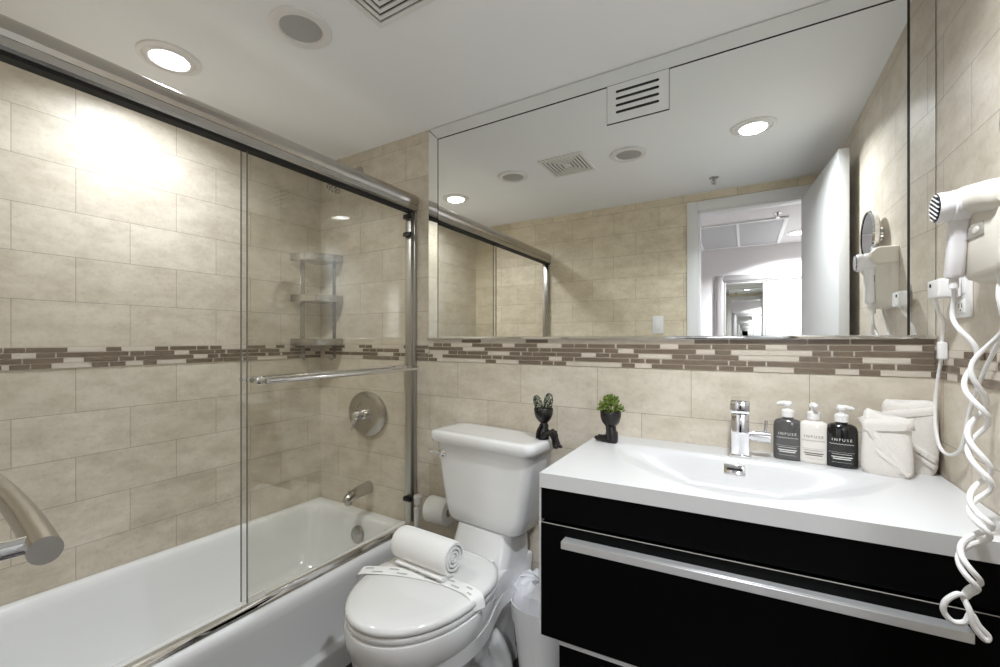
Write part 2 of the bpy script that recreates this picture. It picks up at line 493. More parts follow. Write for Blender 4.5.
MIRX0 = -1.209
mosaic('trim_1', 1, XL, 1, F0, D-0.0035, BZ1, fill(LEFT, F0, D, 4, 1), 'taupe and cream mosaic band along the tub wall')
bl = fill([[t for t in r if t[1] <= MIRX0] for r in BACK[2:]], XL, MIRX0, 4, 2)
mosaic('trim_2', 0, D, -1, XL+0.0035, MIRX0, BZ1, bl, 'taupe and cream mosaic band on the shower end wall')
mosaic('trim_3', 0, D, -1, MIRX0, XR-0.0035, BZ1, BACK, 'taupe and cream mosaic band under the mirror', p=0.0164)
mosaic('trim_4', 1, XR, -1, F0+0.01, D-0.0035, BZ1, fill(None, F0, D, 4, 5), 'taupe and cream mosaic band on the right wall')
mosaic('trim_5', 0, F0, 1, XL+0.0035, DX0-0.065, BZ1, fill(None, XL, DX0-0.06, 4, 6), 'taupe and cream mosaic band on the doorway wall')

# door casing (seen in the mirror), jambs
cs = B()
CW, CT = 0.062, 0.016
cs.box(DX0-CW, DX0, F0, F0+CT, 0, DZ+CW, 0.004)
cs.box(DX1, XR-0.001, F0, F0+CT, 0, DZ+CW, 0.004)
cs.box(DX0, DX1, F0, F0+CT, DZ, DZ+CW, 0.004)
cs.box(DX0-0.001, DX0+0.012, F0-0.1, F0+0.004, 0, DZ, 0.002)
cs.box(DX1-0.012, DX1+0.001, F0-0.1, F0+0.004, 0, DZ, 0.002)
cs.box(DX0, DX1, F0-0.1, F0+0.004, DZ-0.012, DZ+0.001, 0.002)
struct('trim_6', cs, M['white_paint'], 'white casing around the bathroom doorway')

# door leaf, open against the right wall
dh = Vector((0.275, -0.043, 0)); de = Vector((0.338, 0.668, 0))
dd = (de-dh); dlen = dd.length; dang = math.atan2(dd.y, dd.x)
door = bpy.data.objects.new('door_1', None); COL.objects.link(door)
door.location = dh; door.rotation_euler = (0, 0, dang)
door['kind'] = 'structure'; door['label'] = 'white bathroom door standing open against the right wall'
obj('door_leaf', B().box(0, dlen, -0.037, 0, 0.008, 2.006, 0.002), M['door_paint'], door, local=True)
hb = B()
hb.lathe([(0.026, 0), (0.026, 0.006), (0.010, 0.010), (0.010, 0.040)], 20, Matrix.Translation((dlen-0.06, 0, 1.0)) @ rotM('X', -90))
hb.tube(smoothpath([(dlen-0.06, 0.038, 1.0), (dlen-0.075, 0.040, 1.0), (dlen-0.17, 0.040, 1.0)], 4), 0.009, 10)
obj('door_handle', hb, M['nickel'], door, local=True, label='nickel lever handle')

# hall beyond the doorway
HX0, HX1, HT = -1.1, 1.0, 0.1
HY0 = F0-0.1
struct('floor_hall', B().box(HX0, HX1, HALL_Y-0.1, F0-0.12, -0.06, 0.0), M['floor'], 'dark hall floor outside the bathroom')
struct('ceiling_hall', B().box(HX0, HX1, HALL_Y-0.1, F0-0.12, CEIL, CEIL+0.08), M['hall_paint'], 'white hall ceiling seen through the doorway in the mirror')
struct('wall_hall', B().box(HX0, HX1, HALL_Y-0.1, HALL_Y, 0, CEIL), M['hall_paint'], 'white hall wall seen through the doorway in the mirror')
struct('wall_hall_west', B().box(HX0-0.1, HX0, HALL_Y-0.1, F0-0.1, 0, CEIL), M['hall_paint'], 'white end wall of the hall')
struct('wall_hall_east', B().box(HX1, HX1+0.1, HALL_Y-0.1, F0-0.1, 0, CEIL), M['hall_paint'], 'white wall at the other end of the hall')
hn = B()
hn.box(HX0, DX0, HY0-0.012, HY0, 0, CEIL); hn.box(DX1, HX1, HY0-0.012, HY0, 0, CEIL); hn.box(DX0, DX1, HY0-0.012, HY0, DZ, CEIL)
struct('wall_hall_near', hn, M['hall_paint'], 'hall side of the doorway wall')

# closet opening with mirror door across the hall
OX0, OX1, OZ = -0.188, 0.78, 1.785
cf = B()
cf.box(OX0-0.077, OX0, HALL_Y, HALL_Y+0.022, 0, OZ+0.072, 0.005)
cf.box(OX1, OX1+0.077, HALL_Y, HALL_Y+0.022, 0, OZ+0.072, 0.005)
cf.box(OX0, OX1, HALL_Y, HALL_Y+0.022, OZ, OZ+0.072, 0.005)
cf.box(OX0-0.06, OX0-0.012, HALL_Y+0.02, HALL_Y+0.03, 0, OZ+0.055, 0.004)
cf.box(OX0-0.012, OX1, HALL_Y+0.02, HALL_Y+0.03, OZ+0.014, OZ+0.055, 0.004)
struct('trim_7', cf, M['steel_paint'], 'satin metal frame around the hall closet opening')
cd1 = thing('closet_door', 'mirrored closet door in the metal frame across the hall', 'closet door', (OX0, HALL_Y, 0))
obj('mirror_pane', B().box(OX0+0.018, 0.150, HALL_Y+0.002, HALL_Y+0.008, 0.02, OZ-0.02), M['mirror'], cd1)
fr = B()
fr.box(OX0+0.002, OX0+0.018, HALL_Y+0.001, HALL_Y+0.014, 0.0, OZ-0.002, 0.002)
fr.box(0.150, 0.166, HALL_Y+0.001, HALL_Y+0.014, 0.0, OZ-0.002, 0.002)
fr.box(OX0+0.018, 0.150, HALL_Y+0.001, HALL_Y+0.014, OZ-0.02, OZ-0.002, 0.002)
fr.box(OX0+0.018, 0.150, HALL_Y+0.001, HALL_Y+0.014, 0.0, 0.02, 0.002)
obj('door_frame', fr, M['steel_paint'], cd1)
cd2 = tag(obj('closet_panel', B().box(0.170, 0.318, HALL_Y+0.001, HALL_Y+0.012, 0.0, OZ-0.002, 0.003), M['closet_grey']),
          'narrow grey closet panel beside the mirrored closet door', 'panel', 'closet panels across the hall')
cd3 = tag(obj('closet_panel', B().box(0.322, OX1-0.002, HALL_Y+0.001, HALL_Y+0.009, 0.0, OZ-0.002, 0.003), M['closet_pale']),
          'wide pale closet panel half hidden by the open bathroom door', 'panel', 'closet panels across the hall')

# ================================================================== CEILING FITTINGS
def downlight(x, y, label, lit, lens, r=0.087, group=None):
    t = thing('downlight' if lit else 'ceiling_speaker', label, 'ceiling light' if lit else 'speaker', (x, y, CEIL), group='recessed ceiling lights')
    T = Matrix.Translation((x, y, CEIL))
    obj('trim_ring', B().lathe([(r, 0.0), (r, -0.004), (r-0.006, -0.007), (r-0.014, -0.0075), (r-0.017, -0.0045), (r-0.020, -0.0075), (r-0.030, -0.010), (r-0.034, -0.009), (r-0.036, -0.003), (r-0.036, 0.0)], 40, T, False, False), M['plastic'], t)
    ri = r-0.036
    obj('lens', B().lathe([(ri, -0.001), (ri, -0.005), (ri*0.8, -0.0075), (ri*0.4, -0.0088), (0.002, -0.009)], 40, T), lens, t)
    return t
downlight(-1.640, 0.672, 'lit recessed ceiling light over the bathtub', True, M['lens_tub'], 0.090)
downlight(0.030, 0.775, 'lit recessed ceiling light in front of the vanity, seen in the mirror', True, M['lens_on'], 0.088)
downlight(0.400, -1.616, 'lit hall ceiling light seen through the doorway in the mirror', True, M['hall_lens'], 0.10)

def speaker(x, y, label):
    t = thing('ceiling_speaker', label, 'speaker', (x, y, CEIL), group='round grey ceiling fittings')
    T = Matrix.Translation((x, y, CEIL))
    r = 0.088
    obj('trim_ring', B().lathe([(r, 0.0), (r, -0.006), (r-0.004, -0.009), (r-0.010, -0.010), (r-0.024, -0.010), (r-0.027, -0.007), (r-0.029, -0.002), (r-0.029, 0)], 40, T, False, False), M['plastic'], t)
    ri = r-0.029
    obj('grille', B().lathe([(ri, -0.001), (ri, -0.0045), (ri*0.7, -0.006), (0.002, -0.0065)], 40, T), M['lens_off'], t, label='grey round grille')
    return t
speaker(-1.141, 0.812, 'round ceiling fitting with grey centre beside the square vent')
speaker(-0.504, 0.775, 'round ceiling fitting between the vent and the vanity light, seen in the mirror')

# square exhaust vent with concentric louvres
vx, vy, vs = -0.815, 0.806, 0.118
ev = thing('exhaust_vent', 'square white ceiling exhaust vent with concentric louvres', 'vent', (vx, vy, CEIL))
b = B()
def sqring(b, h0, h1, z0, z1):
    b.box(vx-h1, vx+h1, vy-h1*1.08, vy-h0*1.08, z0, z1); b.box(vx-h1, vx+h1, vy+h0*1.08, vy+h1*1.08, z0, z1)
    b.box(vx-h1, vx-h0, vy-h0*1.08, vy+h0*1.08, z0, z1); b.box(vx+h0, vx+h1, vy-h0*1.08, vy+h0*1.08, z0, z1)
sqring(b, vs-0.016, vs, CEIL-0.007, CEIL-0.0005)
obj('vent_frame', b, M['plastic'], ev)
b = B()
h = vs-0.022
while h > 0.02:
    sqring(b, h-0.0105, h, CEIL-0.0065, CEIL-0.002); h -= 0.0185
b.box(vx-0.012, vx+0.012, vy-0.012, vy+0.012, CEIL-0.0065, CEIL-0.002)
obj('louvre', b, M['plastic'], ev)
obj('cavity', B().box(vx-vs+0.012, vx+vs-0.012, vy-(vs-0.012)*1.08, vy+(vs-0.012)*1.08, CEIL-0.0018, CEIL-0.0004), M['dark'], ev, label='dark gap behind the louvres')

def sprinkler(x, y, label):
    t = thing('sprinkler_head', label, 'sprinkler', (x, y, CEIL), group='ceiling sprinklers')
    T = Matrix.Translation((x, y, CEIL))
    obj('escutcheon', B().lathe([(0.026, 0), (0.024, -0.004), (0.012, -0.006), (0.010, -0.006)], 24, T), M['steel'], t)
    b = B().lathe([(0.008, -0.004), (0.008, -0.016), (0.005, -0.018), (0.005, -0.03)], 16, T)
    for sg in (-1, 1):
        b.tube([(x+sg*0.008, y, CEIL-0.014), (x+sg*0.012, y, CEIL-0.024), (x+sg*0.003, y, CEIL-0.036)], 0.002, 6)
    obj('frame', b, M['nickel'], t)
    obj('deflector', B().lathe([(0.004, -0.034), (0.014, -0.037), (0.014, -0.039), (0.002, -0.039)], 20, T), M['nickel'], t)
sprinkler(-0.155, 0.19, 'small metal sprinkler head on the bathroom ceiling near the doorway')
sprinkler(0.205, -0.83, 'small metal sprinkler head on the hall ceiling')

# hall ceiling access panel
ap = thing('access_panel', 'grey two-leaf access panel on the hall ceiling', 'panel', (-0.05, -1.49, CEIL))
b = B()
x0, x1, y0, y1 = -0.36, 0.255, -1.97, -1.0
b.box(x0-0.03, x1+0.03, y0-0.03, y0, CEIL-0.012, CEIL-0.001, 0.002); b.box(x0-0.03, x1+0.03, y1, y1+0.03, CEIL-0.012, CEIL-0.001, 0.002)
b.box(x0-0.03, x0, y0, y1, CEIL-0.012, CEIL-0.001, 0.002); b.box(x1, x1+0.03, y0, y1, CEIL-0.012, CEIL-0.001, 0.002)
b.box(-0.063, -0.043, y0, y1, CEIL-0.012, CEIL-0.001, 0.002)
obj('panel_frame', b, M['white_paint'], ap)
obj('panel_leaf', B().box(x0+0.001, -0.064, y0+0.001, y1-0.001, CEIL-0.007, CEIL-0.002), M['panel_grey'], ap, label='grey leaf')
obj('panel_leaf', B().box(-0.042, x1-0.001, y0+0.001, y1-0.001, CEIL-0.007, CEIL-0.002), M['panel_grey'], ap, label='grey leaf')

# light switch on the doorway wall
ls = thing('light_switch', 'white rocker light switch on the tiled wall beside the doorway', 'switch', (-0.50, F0, 1.297))
obj('cover_plate', B().box(-0.535, -0.465, F0, F0+0.006, 1.237, 1.357, 0.003), M['plastic'], ls)
obj('rocker', B().box(-0.517, -0.483, F0+0.004, F0+0.010, 1.264, 1.330, 0.002), M['plastic'], ls)

# ================================================================== BIG MIRROR
MZ0, MZ1 = 1.208, CEIL-0.002
bw = 0.053
mr = thing('wall_mirror', 'large mirror with slanted edge strips filling the wall above the vanity', 'mirror', (-0.4, D, MZ0))
obj('backing', B().box(MIRX0+0.001, XR-0.001, D-0.002, D-0.0002, MZ0, MZ1), M['mirror_edge'], mr, label='black mirror backing showing in the joints')
g = 0.0055
obj('pane', B().box(MIRX0+bw+g, XR-bw-g+0.004, D-0.008, D-0.003, MZ0+0.001, MZ1-bw-g), M['mirror'], mr)
def strip(name, p00, p01, p11, p10):
    """thin bevelled mirror strip given by its four front corners"""
    b = B()
    fr_ = [p00, p01, p11, p10]
    b.loft([[(x, D-0.0022, z) for x, y, z in fr_], fr_])
    obj(name, b, M['mirror'], mr)
yi, yo_ = D-0.0072, D-0.0045
strip('bevel_strip', (MIRX0+0.001, yo_, MZ0+0.001), (MIRX0+bw, yi, MZ0+0.001), (MIRX0+bw, yi, MZ1-bw-0.0015), (MIRX0+0.001, yo_, MZ1-0.0035))
strip('bevel_strip', (XR-bw+0.004, yi, MZ0+0.001), (XR-0.002, yo_, MZ0+0.001), (XR-0.002, yo_, MZ1-0.0035), (XR-bw+0.004, yi, MZ1-bw-0.0015))
strip('bevel_strip', (MIRX0+bw+0.001, yi, MZ1-bw), (XR-bw, yi, MZ1-bw), (XR-0.004, yo_, MZ1-0.001), (MIRX0+0.0035, yo_, MZ1-0.001))
obj('channel', B().box(MIRX0, XR-0.001, D-0.014, D-0.0005, MZ0-0.010, MZ0+0.001, 0.002), M['chrome'], mr, label='chrome channel along the lower edge')

vg = thing('vent_grille', 'mirrored vent plate with four black slots set into the mirror', 'vent', (-0.311, D, 2.0))
gx0, gx1, gz0, gz1 = -0.411, -0.211, 1.946, MZ1-bw-0.004
obj('plate', B().box(gx0, gx1, D-0.0115, D-0.0085, gz0, gz1), M['mirror'], vg)
obj('plate_edge', B().box(gx0-0.0012, gx1+0.0012, D-0.0105, D-0.0082, gz0-0.0015, gz1+0.0005), M['mirror_edge'], vg)
for i in range(4):
    z = gz1-0.026-i*0.0235
    bb = B()
    k = bb.mark()
    hw_ = 0.066
    pr = [(-hw_+0.0043*cos(a), 0.0043*sin(a)) for a in [pi/2+pi*j/8 for j in range(9)]] + [(hw_+0.0043*cos(a), 0.0043*sin(a)) for a in [-pi/2+pi*j/8 for j in range(9)]]
    bb.loft([[(-0.311+p[0], yy, z+p[1]) for p in pr] for yy in (D-0.0118, D-0.0112)])
    obj('slot', bb, M['dark'], vg, label='black slot')

# ================================================================== BATHTUB
TZ = 0.384
TXI, TXO = XL+0.002, -1.268
TY0, TY1 = F0+0.002, D-0.002
def fall(b):
    # the tub rim falls slightly towards the drain end
    b.v = [(x, y, z-0.030*max(-0.2, (y-0.40)/1.1)*max(0.0, min(1.0, z/0.384))) for x, y, z in b.v]
    return b
tub = thing('bathtub', 'white enamelled bathtub along the tiled wall', 'bathtub', (-1.6, 0.72, 0))
def trect(x0, x1, y0, y1, r, z, n=8):
    return rrect((x1-x0)/2, (y1-y0)/2, r, z, n, (x0+x1)/2, (y0+y1)/2)
b = B()
rings = [trect(TXI, -1.272, TY0, TY1, 0.004, TZ-0.045),
         trect(TXI, -1.272, TY0, TY1, 0.004, TZ-0.010),
         trect(TXI, -1.280, TY0, TY1, 0.004, TZ-0.001),
         trect(TXI+0.008, -1.290, TY0+0.01, TY1-0.012, 0.01, TZ),
         trect(TXI+0.030, -1.352, TY0+0.07, TY1-0.052, 0.06, TZ-0.002),
         trect(TXI+0.036, -1.360, TY0+0.078, TY1-0.058, 0.065, TZ-0.006),
         trect(TXI+0.044, -1.368, TY0+0.09, TY1-0.066, 0.075, TZ-0.018),
         trect(TXI+0.050, -1.374, TY0+0.11, TY1-0.072, 0.085, TZ-0.05),
         trect(TXI+0.066, -1.388, TY0+0.20, TY1-0.092, 0.11, 0.22),
         trect(TXI+0.085, -1.405, TY0+0.30, TY1-0.115, 0.13, 0.12),
         trect(TXI+0.12, -1.435, TY0+0.36, TY1-0.15, 0.13, 0.078),
         trect(TXI+0.17, -1.48, TY0+0.42, TY1-0.20, 0.10, 0.066),
         trect(TXI+0.25, -1.56, TY0+0.52, TY1-0.30, 0.05, 0.063)]
b.loft(rings, False, True)
obj('basin', fall(b), M['enamel'], tub, angle=60)
# apron: rolled rim, plain face, skirt ledge
pr = [(-1.305, TZ-0.004), (-1.292, TZ+0.001), (-1.280, TZ+0.001), (-1.266, TZ-0.004), (-1.257, TZ-0.014), (-1.253, TZ-0.030), (-1.255, TZ-0.055),
      (-1.262, 0.28), (-1.266, 0.118), (-1.263, 0.108), (-1.250, 0.098), (-1.247, 0.088), (-1.249, 0.0), (-1.30, 0.0)]
obj('apron', fall(B().prism(pr, 1, TY0, TY1)), M['enamel'], tub, angle=50)
ov = B().lathe([(0.041, 0.0), (0.041, 0.004), (0.035, 0.009), (0.012, 0.011), (0.002, 0.011)], 32, along((-1.572, 1.423, 0.272), (0, -1, 0.16)))
op = obj('overflow_plate', ov, M['steel'], tub, label='round metal overflow plate')
for dx in (-0.014, 0.014):
    obj('screw', B().ball((-1.572+dx, 1.4115, 0.274), 0.003, 0.002, 0.003, 8, 6), M['chrome'], op)

# ================================================================== SHOWER DOOR
sd = thing('shower_door', 'sliding glass shower door with satin nickel frame on the tub rim', 'shower door', (-1.303, 0.72, TZ))
hp = [(-1.345, 1.790), (-1.345, 1.838), (-1.335, 1.850), (-1.318, 1.858), (-1.300, 1.860), (-1.284, 1.855), (-1.272, 1.845),
      (-1.265, 1.832), (-1.264, 1.818), (-1.269, 1.806), (-1.271, 1.8055), (-1.271, 1.8035), (-1.268, 1.803), (-1.268, 1.786), (-1.275, 1.780), (-1.282, 1.7795)]
hp2 = [(-1.282, 1.7795), (-1.282, 1.790)]
obj('header_rail', B().prism(hp + [(-1.282, 1.790)], 1, F0, D-0.004), M['nickel'], sd, angle=24)
obj('glass_channel', B().box(-1.308, -1.276, F0+0.001, D-0.03, 1.770, 1.7895), M['dark'], sd, label='dark channel under the header')
jb = obj('wall_jamb', B().box(-1.324, -1.290, D-0.030, D-0.0005, TZ-0.028, 1.780, 0.002), M['jamb'], sd)
obj('jamb_lip', B().box(-1.2895, -1.278, D-0.016, D-0.0005, TZ-0.028, 1.780, 0.002), M['jamb'], jb)
obj('wall_jamb', B().box(-1.326, -1.280, F0+0.0005, F0+0.030, TZ, 1.780, 0.002), M['nickel'], sd)
for z in (1.672, 1.752, 0.478):
    obj('bumper', B().box(-1.322, -1.282, D-0.048, D-0.030, z-0.010, z+0.010, 0.003), M['rubber'], sd, label='black rubber bumper')
gq = obj('glass_panel', B().box(-1.321, -1.315, 0.732, D-0.034, TZ-0.004, 1.775, 0.0005, 1), M['glass'], sd)
gp = obj('glass_panel', B().box(-1.299, -1.293, 0.738, D-0.034, TZ-0.004, 1.775, 0.0005, 1), M['glass'], sd)
obj('polished_edge', B().box(-1.321, -1.315, 0.7296, 0.7318, TZ+0.010, 1.775, 0.0003, 1), M['glass_edge'], gq, label='dark polished glass edge')
obj('polished_edge', B().box(-1.299, -1.293, 0.7356, 0.7378, TZ+0.010, 1.775, 0.0003, 1), M['glass_edge'], gp, label='dark polished glass edge')
# towel bar: outside bar with an inner pull behind the glass
tb = B()
zb = 1.070
tb.tube(smoothpath([(-1.294, 0.775, zb), (-1.262, 0.775, zb), (-1.252, 0.778, zb), (-1.248, 0.79, zb), (-1.247, 1.05, zb), (-1.248, D-0.062, zb), (-1.254, D-0.052, zb), (-1.294, D-0.050, zb)], 6), 0.0085, 12)
obj('towel_bar', tb, M['chrome'], sd)
ib = B().tube(smoothpath([(-1.320, 0.765, zb), (-1.352, 0.765, zb), (-1.362, 0.768, zb), (-1.366, 0.78, zb), (-1.367, 1.05, zb), (-1.366, D-0.062, zb), (-1.360, D-0.052, zb), (-1.320, D-0.050, zb)], 6), 0.0085, 12)
obj('towel_bar', ib, M['chrome'], sd)
b = B()
for y in (0.775, D-0.050): b.lathe([(0.013, 0), (0.013, 0.004), (0.009, 0.006)], 16, along((-1.2935, y, zb), (1, 0, 0)))
obj('bar_flange', b, M['chrome'], sd)
# sill track: low front face with lip, stands on the tub rim
tp = [(-1.316, TZ+0.0005), (-1.316, TZ+0.010), (-1.312, TZ+0.013), (-1.294, TZ+0.020), (-1.288, TZ+0.020), (-1.285, TZ+0.017), (-1.279, TZ+0.004), (-1.272, TZ+0.0005)]
obj('sill_track', fall(B().prism(tp, 1, F0+0.001, D-0.001)), M['chrome'], sd, angle=25)
b = B().box(-1.312, -1.302, 0.745, 0.80, TZ+0.010, TZ+0.030, 0.002)
obj('door_guide', fall(b), M['plastic'], sd, label='small pale plastic guide')

# ================================================================== SHOWER FITTINGS
# corner caddy
CX_, CY_ = XL+0.004, D-0.004
cc = thing('corner_caddy', 'three-tier brushed metal corner caddy in the shower', 'shower caddy', (XL, D, 1.1))
def tri_outline(rad, n=10, inset=0.0):
    pts = []
    ch = 0.028
    pts.append((CX_+inset, CY_-inset))
    pts.append((CX_+inset, CY_-rad+inset))
    for i in range(n+1):
        t = i/n
        a = Vector((CX_+ch, CY_-rad)).lerp(Vector((CX_+rad, CY_-ch)), t)
        bow = 0.034*4*t*(1-t)
        p = a + Vector((0.7071, -0.7071))*(bow-inset)
        pts.append((p.x, p.y))
    pts.append((CX_+rad-inset, CY_-inset))
    return pts
for z in (1.595, 1.388, 1.168):
    b = B()
    o_ = tri_outline(0.178)
    b.loft([[(x, y, z) for x, y in o_], [(x, y, z+0.003) for x, y in o_]])
    # front band
    oo = tri_outline(0.178)[1:]; ii = tri_outline(0.178, inset=0.0022)[1:]
    n = len(oo)
    lo = [(x, y, z+0.0015) for x, y in oo]; hi = [(x, y, z+0.034) for x, y in oo]
    il = [(x, y, z+0.0015) for x, y in ii]; ih = [(x, y, z+0.034) for x, y in ii]
    b.loft([lo, hi, ih, il], False, False, closed=False)
    obj('tray', b, M['steel'], cc)
obj('upright', B().box(XL+0.0008, XL+0.0035, 1.382, 1.408, 1.10, 1.60, 0.0005, 1), M['steel'], cc)
obj('upright', B().box(-1.852, -1.826, D-0.0035, D-0.0008, 1.10, 1.60, 0.0005, 1), M['steel'], cc)
b = B().tube(smoothpath([(XL+0.004, 1.395, 1.115), (XL+0.010, 1.395, 1.098), (XL+0.026, 1.395, 1.094), (XL+0.036, 1.395, 1.106)], 5), 0.0035, 8)
obj('hook', b, M['steel'], cc)
b = B().tube(smoothpath([(-1.839, D-0.004, 1.115), (-1.839, D-0.010, 1.098), (-1.839, D-0.026, 1.094), (-1.839, D-0.036, 1.106)], 5), 0.0035, 8)
obj('hook', b, M['steel'], cc)

sh = thing('showerhead', 'chrome shower head on the end wall above the valve', 'shower head', (-1.656, D, 2.03))
obj('flange', B().lathe([(0.030, 0), (0.028, 0.006), (0.014, 0.012), (0.010, 0.012)], 24, along((-1.656, D-0.0005, 2.035), (0, -1, 0))), M['nickel'], sh)
obj('arm', B().tube(smoothpath([(-1.656, D-0.004, 2.035), (-1.659, D-0.06, 2.034), (-1.668, D-0.10, 1.998), (-1.675, D-0.125, 1.962)], 6), 0.010, 12), M['nickel'], sh)
obj('head', B().lathe([(0.012, 0.0), (0.016, 0.012), (0.016, 0.020), (0.030, 0.034), (0.044, 0.040), (0.045, 0.050), (0.042, 0.053), (0.002, 0.053)], 28, along((-1.675, D-0.122, 1.966), (-0.05, -0.35, -1))), M['chrome'], sh)
b = B()
Mh = along((-1.675, D-0.122, 1.966), (-0.05, -0.35, -1))
for rr, nn in ((0.016, 6), (0.03, 11)):
    for j in range(nn):
        k = b.mark(); b.ball((rr*cos(2*pi*j/nn), rr*sin(2*pi*j/nn), 0.053), 0.0035, 0.0035, 0.003, 8, 5); b.xf(k, Mh)
obj('nozzle', b, M['rubber'], sh, label='dark spray nozzles')

sv = thing('shower_valve', 'round nickel shower valve with lever on the end wall', 'shower valve', (-1.59, D, 0.833))
Mv = along((-1.590, D-0.0005, 0.833), (0, -1, 0))
obj('escutcheon', B().lathe([(0.108, 0.0), (0.110, 0.006), (0.107, 0.014), (0.097, 0.020), (0.075, 0.027), (0.045, 0.031), (0.024, 0.032), (0.002, 0.032)], 48, Mv @ Matrix.Diagonal((1.18, 1, 1, 1))), M['nickel'], sv)
hv = B()
hv.lathe([(0.026, 0.028), (0.024, 0.040), (0.019, 0.044), (0.018, 0.062), (0.020, 0.066), (0.020, 0.086), (0.015, 0.092), (0.002, 0.093)], 28, Mv)
hd_ = obj('handle', hv, M['chrome'], sv)
obj('lever', B().tube(smoothpath([(-1.590, D-0.078, 0.828), (-1.597, D-0.086, 0.806), (-1.604, D-0.094, 0.780), (-1.606, D-0.100, 0.765)], 5), [0.014]*4+[0.012]*4+[0.010]*4+[0.008]*4, 12), M['chrome'], hd_)
b = B()
for a in (40, 15, -15, -40, 60):
    k = b.mark(); b.ball((-0.052*cos(R(a)), 0.052*sin(R(a)), 0.031), 0.004, 0.004, 0.003, 8, 5)
    b.xf(k, Mv)
obj('index_mark', b, M['rubber'], sv, label='small dark dots')

sp = thing('tub_spout', 'nickel tub spout with diverter knob over the tub', 'spout', (-1.585, D, 0.465))
prof = []
pts = smoothpath([(-1.585, D-0.0005, 0.470), (-1.585, D-0.03, 0.470), (-1.585, D-0.075, 0.466), (-1.585, D-0.115, 0.460), (-1.585, D-0.140, 0.450)], 5)
nP = len(pts)
b = B()
rings = []
for i, p in enumerate(pts):
    t = i/(nP-1)
    hw = 0.030-0.010*t; hh = 0.032-0.010*t
    rings.append([(p.x+hw*cos(a), p.y, p.z+hh*sin(a)) for a in [2*pi*j/20 for j in range(20)]])
rings.append([(pts[-1].x+0.012*cos(a), pts[-1].y-0.010, pts[-1].z+0.012*sin(a)) for a in [2*pi*j/20 for j in range(20)]])
b.loft(rings)
b.cyl((-1.585, D-0.128, 0.452), (-1.585, D-0.130, 0.424), 0.017, 18)
obj('body', b, M['nickel'], sp)
obj('diverter_knob', B().lathe([(0.004, 0), (0.004, 0.012), (0.008, 0.014), (0.008, 0.020), (0.002, 0.022)], 14, Matrix.Translation((-1.585, D-0.125, 0.468))), M['nickel'], sp)

# ================================================================== TOILET
TXc = -0.800
toi = thing('toilet', 'white two-piece toilet between the tub and the vanity', 'toilet', (TXc, D-0.010, 0), R(-5.5))
# local frame: wall at y=0, bowl towards -y
def egg(sc, z, tip=-0.725, back=-0.03, hw=0.192, deck=0.126, n=44, dy=0.0):
    """plan outline of the china: elongated bowl running back into a narrower deck"""
    pts = []
    yc = -0.45
    ra, rb = hw, abs(tip-yc)
    m = n//2
    for i in range(m+1):                      # front half, from +x round the tip to -x
        a = pi*i/m
        pts.append((ra*cos(a), yc - rb*abs(sin(a))**0.92))
    for t in (0.18, 0.36, 0.54, 0.70, 0.84, 0.94, 1.0):
        y = yc+(back-yc)*t
        s_ = 0.5-0.5*cos(pi*min(1, t/0.62))
        pts.append((-(hw*(1-s_)+deck*s_), y))
    for t in (1.0, 0.94, 0.84, 0.70, 0.54, 0.36, 0.18):
        y = yc+(back-yc)*t
        s_ = 0.5-0.5*cos(pi*min(1, t/0.62))
        pts.append(((hw*(1-s_)+deck*s_), y))
    cy = -0.40
    return [(x*sc, cy+(y-cy)*sc+dy, z) for x, y in pts]
b = B()
b.loft([egg(0.90, 0.338), egg(0.965, 0.339), egg(0.980, 0.344), egg(0.992, 0.380), egg(1.0, 0.400), egg(0.99, 0.410), egg(0.96, 0.413)])
# under-bowl and foot
def oval(hw, y0, y1, z, n=44):
    pts = egg(1, z)
    ys = [p[1] for p in pts]; a, c_ = min(ys), max(ys)
    return [(x/0.186*hw, y0+(y-a)/(c_-a)*(y1-y0), z) for x, y, _ in pts]
b.loft([oval(0.106, -0.52, -0.05, 0.0), oval(0.108, -0.525, -0.05, 0.03), oval(0.102, -0.51, -0.06, 0.06), oval(0.098, -0.50, -0.06, 0.11), oval(0.108, -0.54, -0.05, 0.17),
        oval(0.136, -0.62, -0.04, 0.232), oval(0.158, -0.668, -0.036, 0.270), oval(0.166, -0.682, -0.036, 0.288), oval(0.177, -0.700, -0.034, 0.290), oval(0.182, -0.708, -0.033, 0.342)])
# deck ramp rising to the tank
def ramp(yf, hw, z): return rrect(hw, (-0.03-yf)/2, 0.045, z, 8, 0, (yf-0.03)/2)
b.loft([ramp(-0.236, 0.126, 0.398), ramp(-0.231, 0.126, 0.416), ramp(-0.216, 0.125, 0.445), ramp(-0.202, 0.122, 0.480), ramp(-0.192, 0.119, 0.516)])
obj('bowl', b, M['porcelain'], toi, local=True, angle=46)
# trapway bulge down both flanks
b = B()
for sg in (-1, 1):
    b.tube(smoothpath([(sg*0.070, -0.36, 0.27), (sg*0.082, -0.28, 0.23), (sg*0.090, -0.22, 0.16), (sg*0.090, -0.18, 0.08), (sg*0.088, -0.16, 0.002)], 6), [0.030]*9+[0.034]*8+[0.036]*8, 14)
obj('trapway', b, M['porcelain'], toi, local=True)
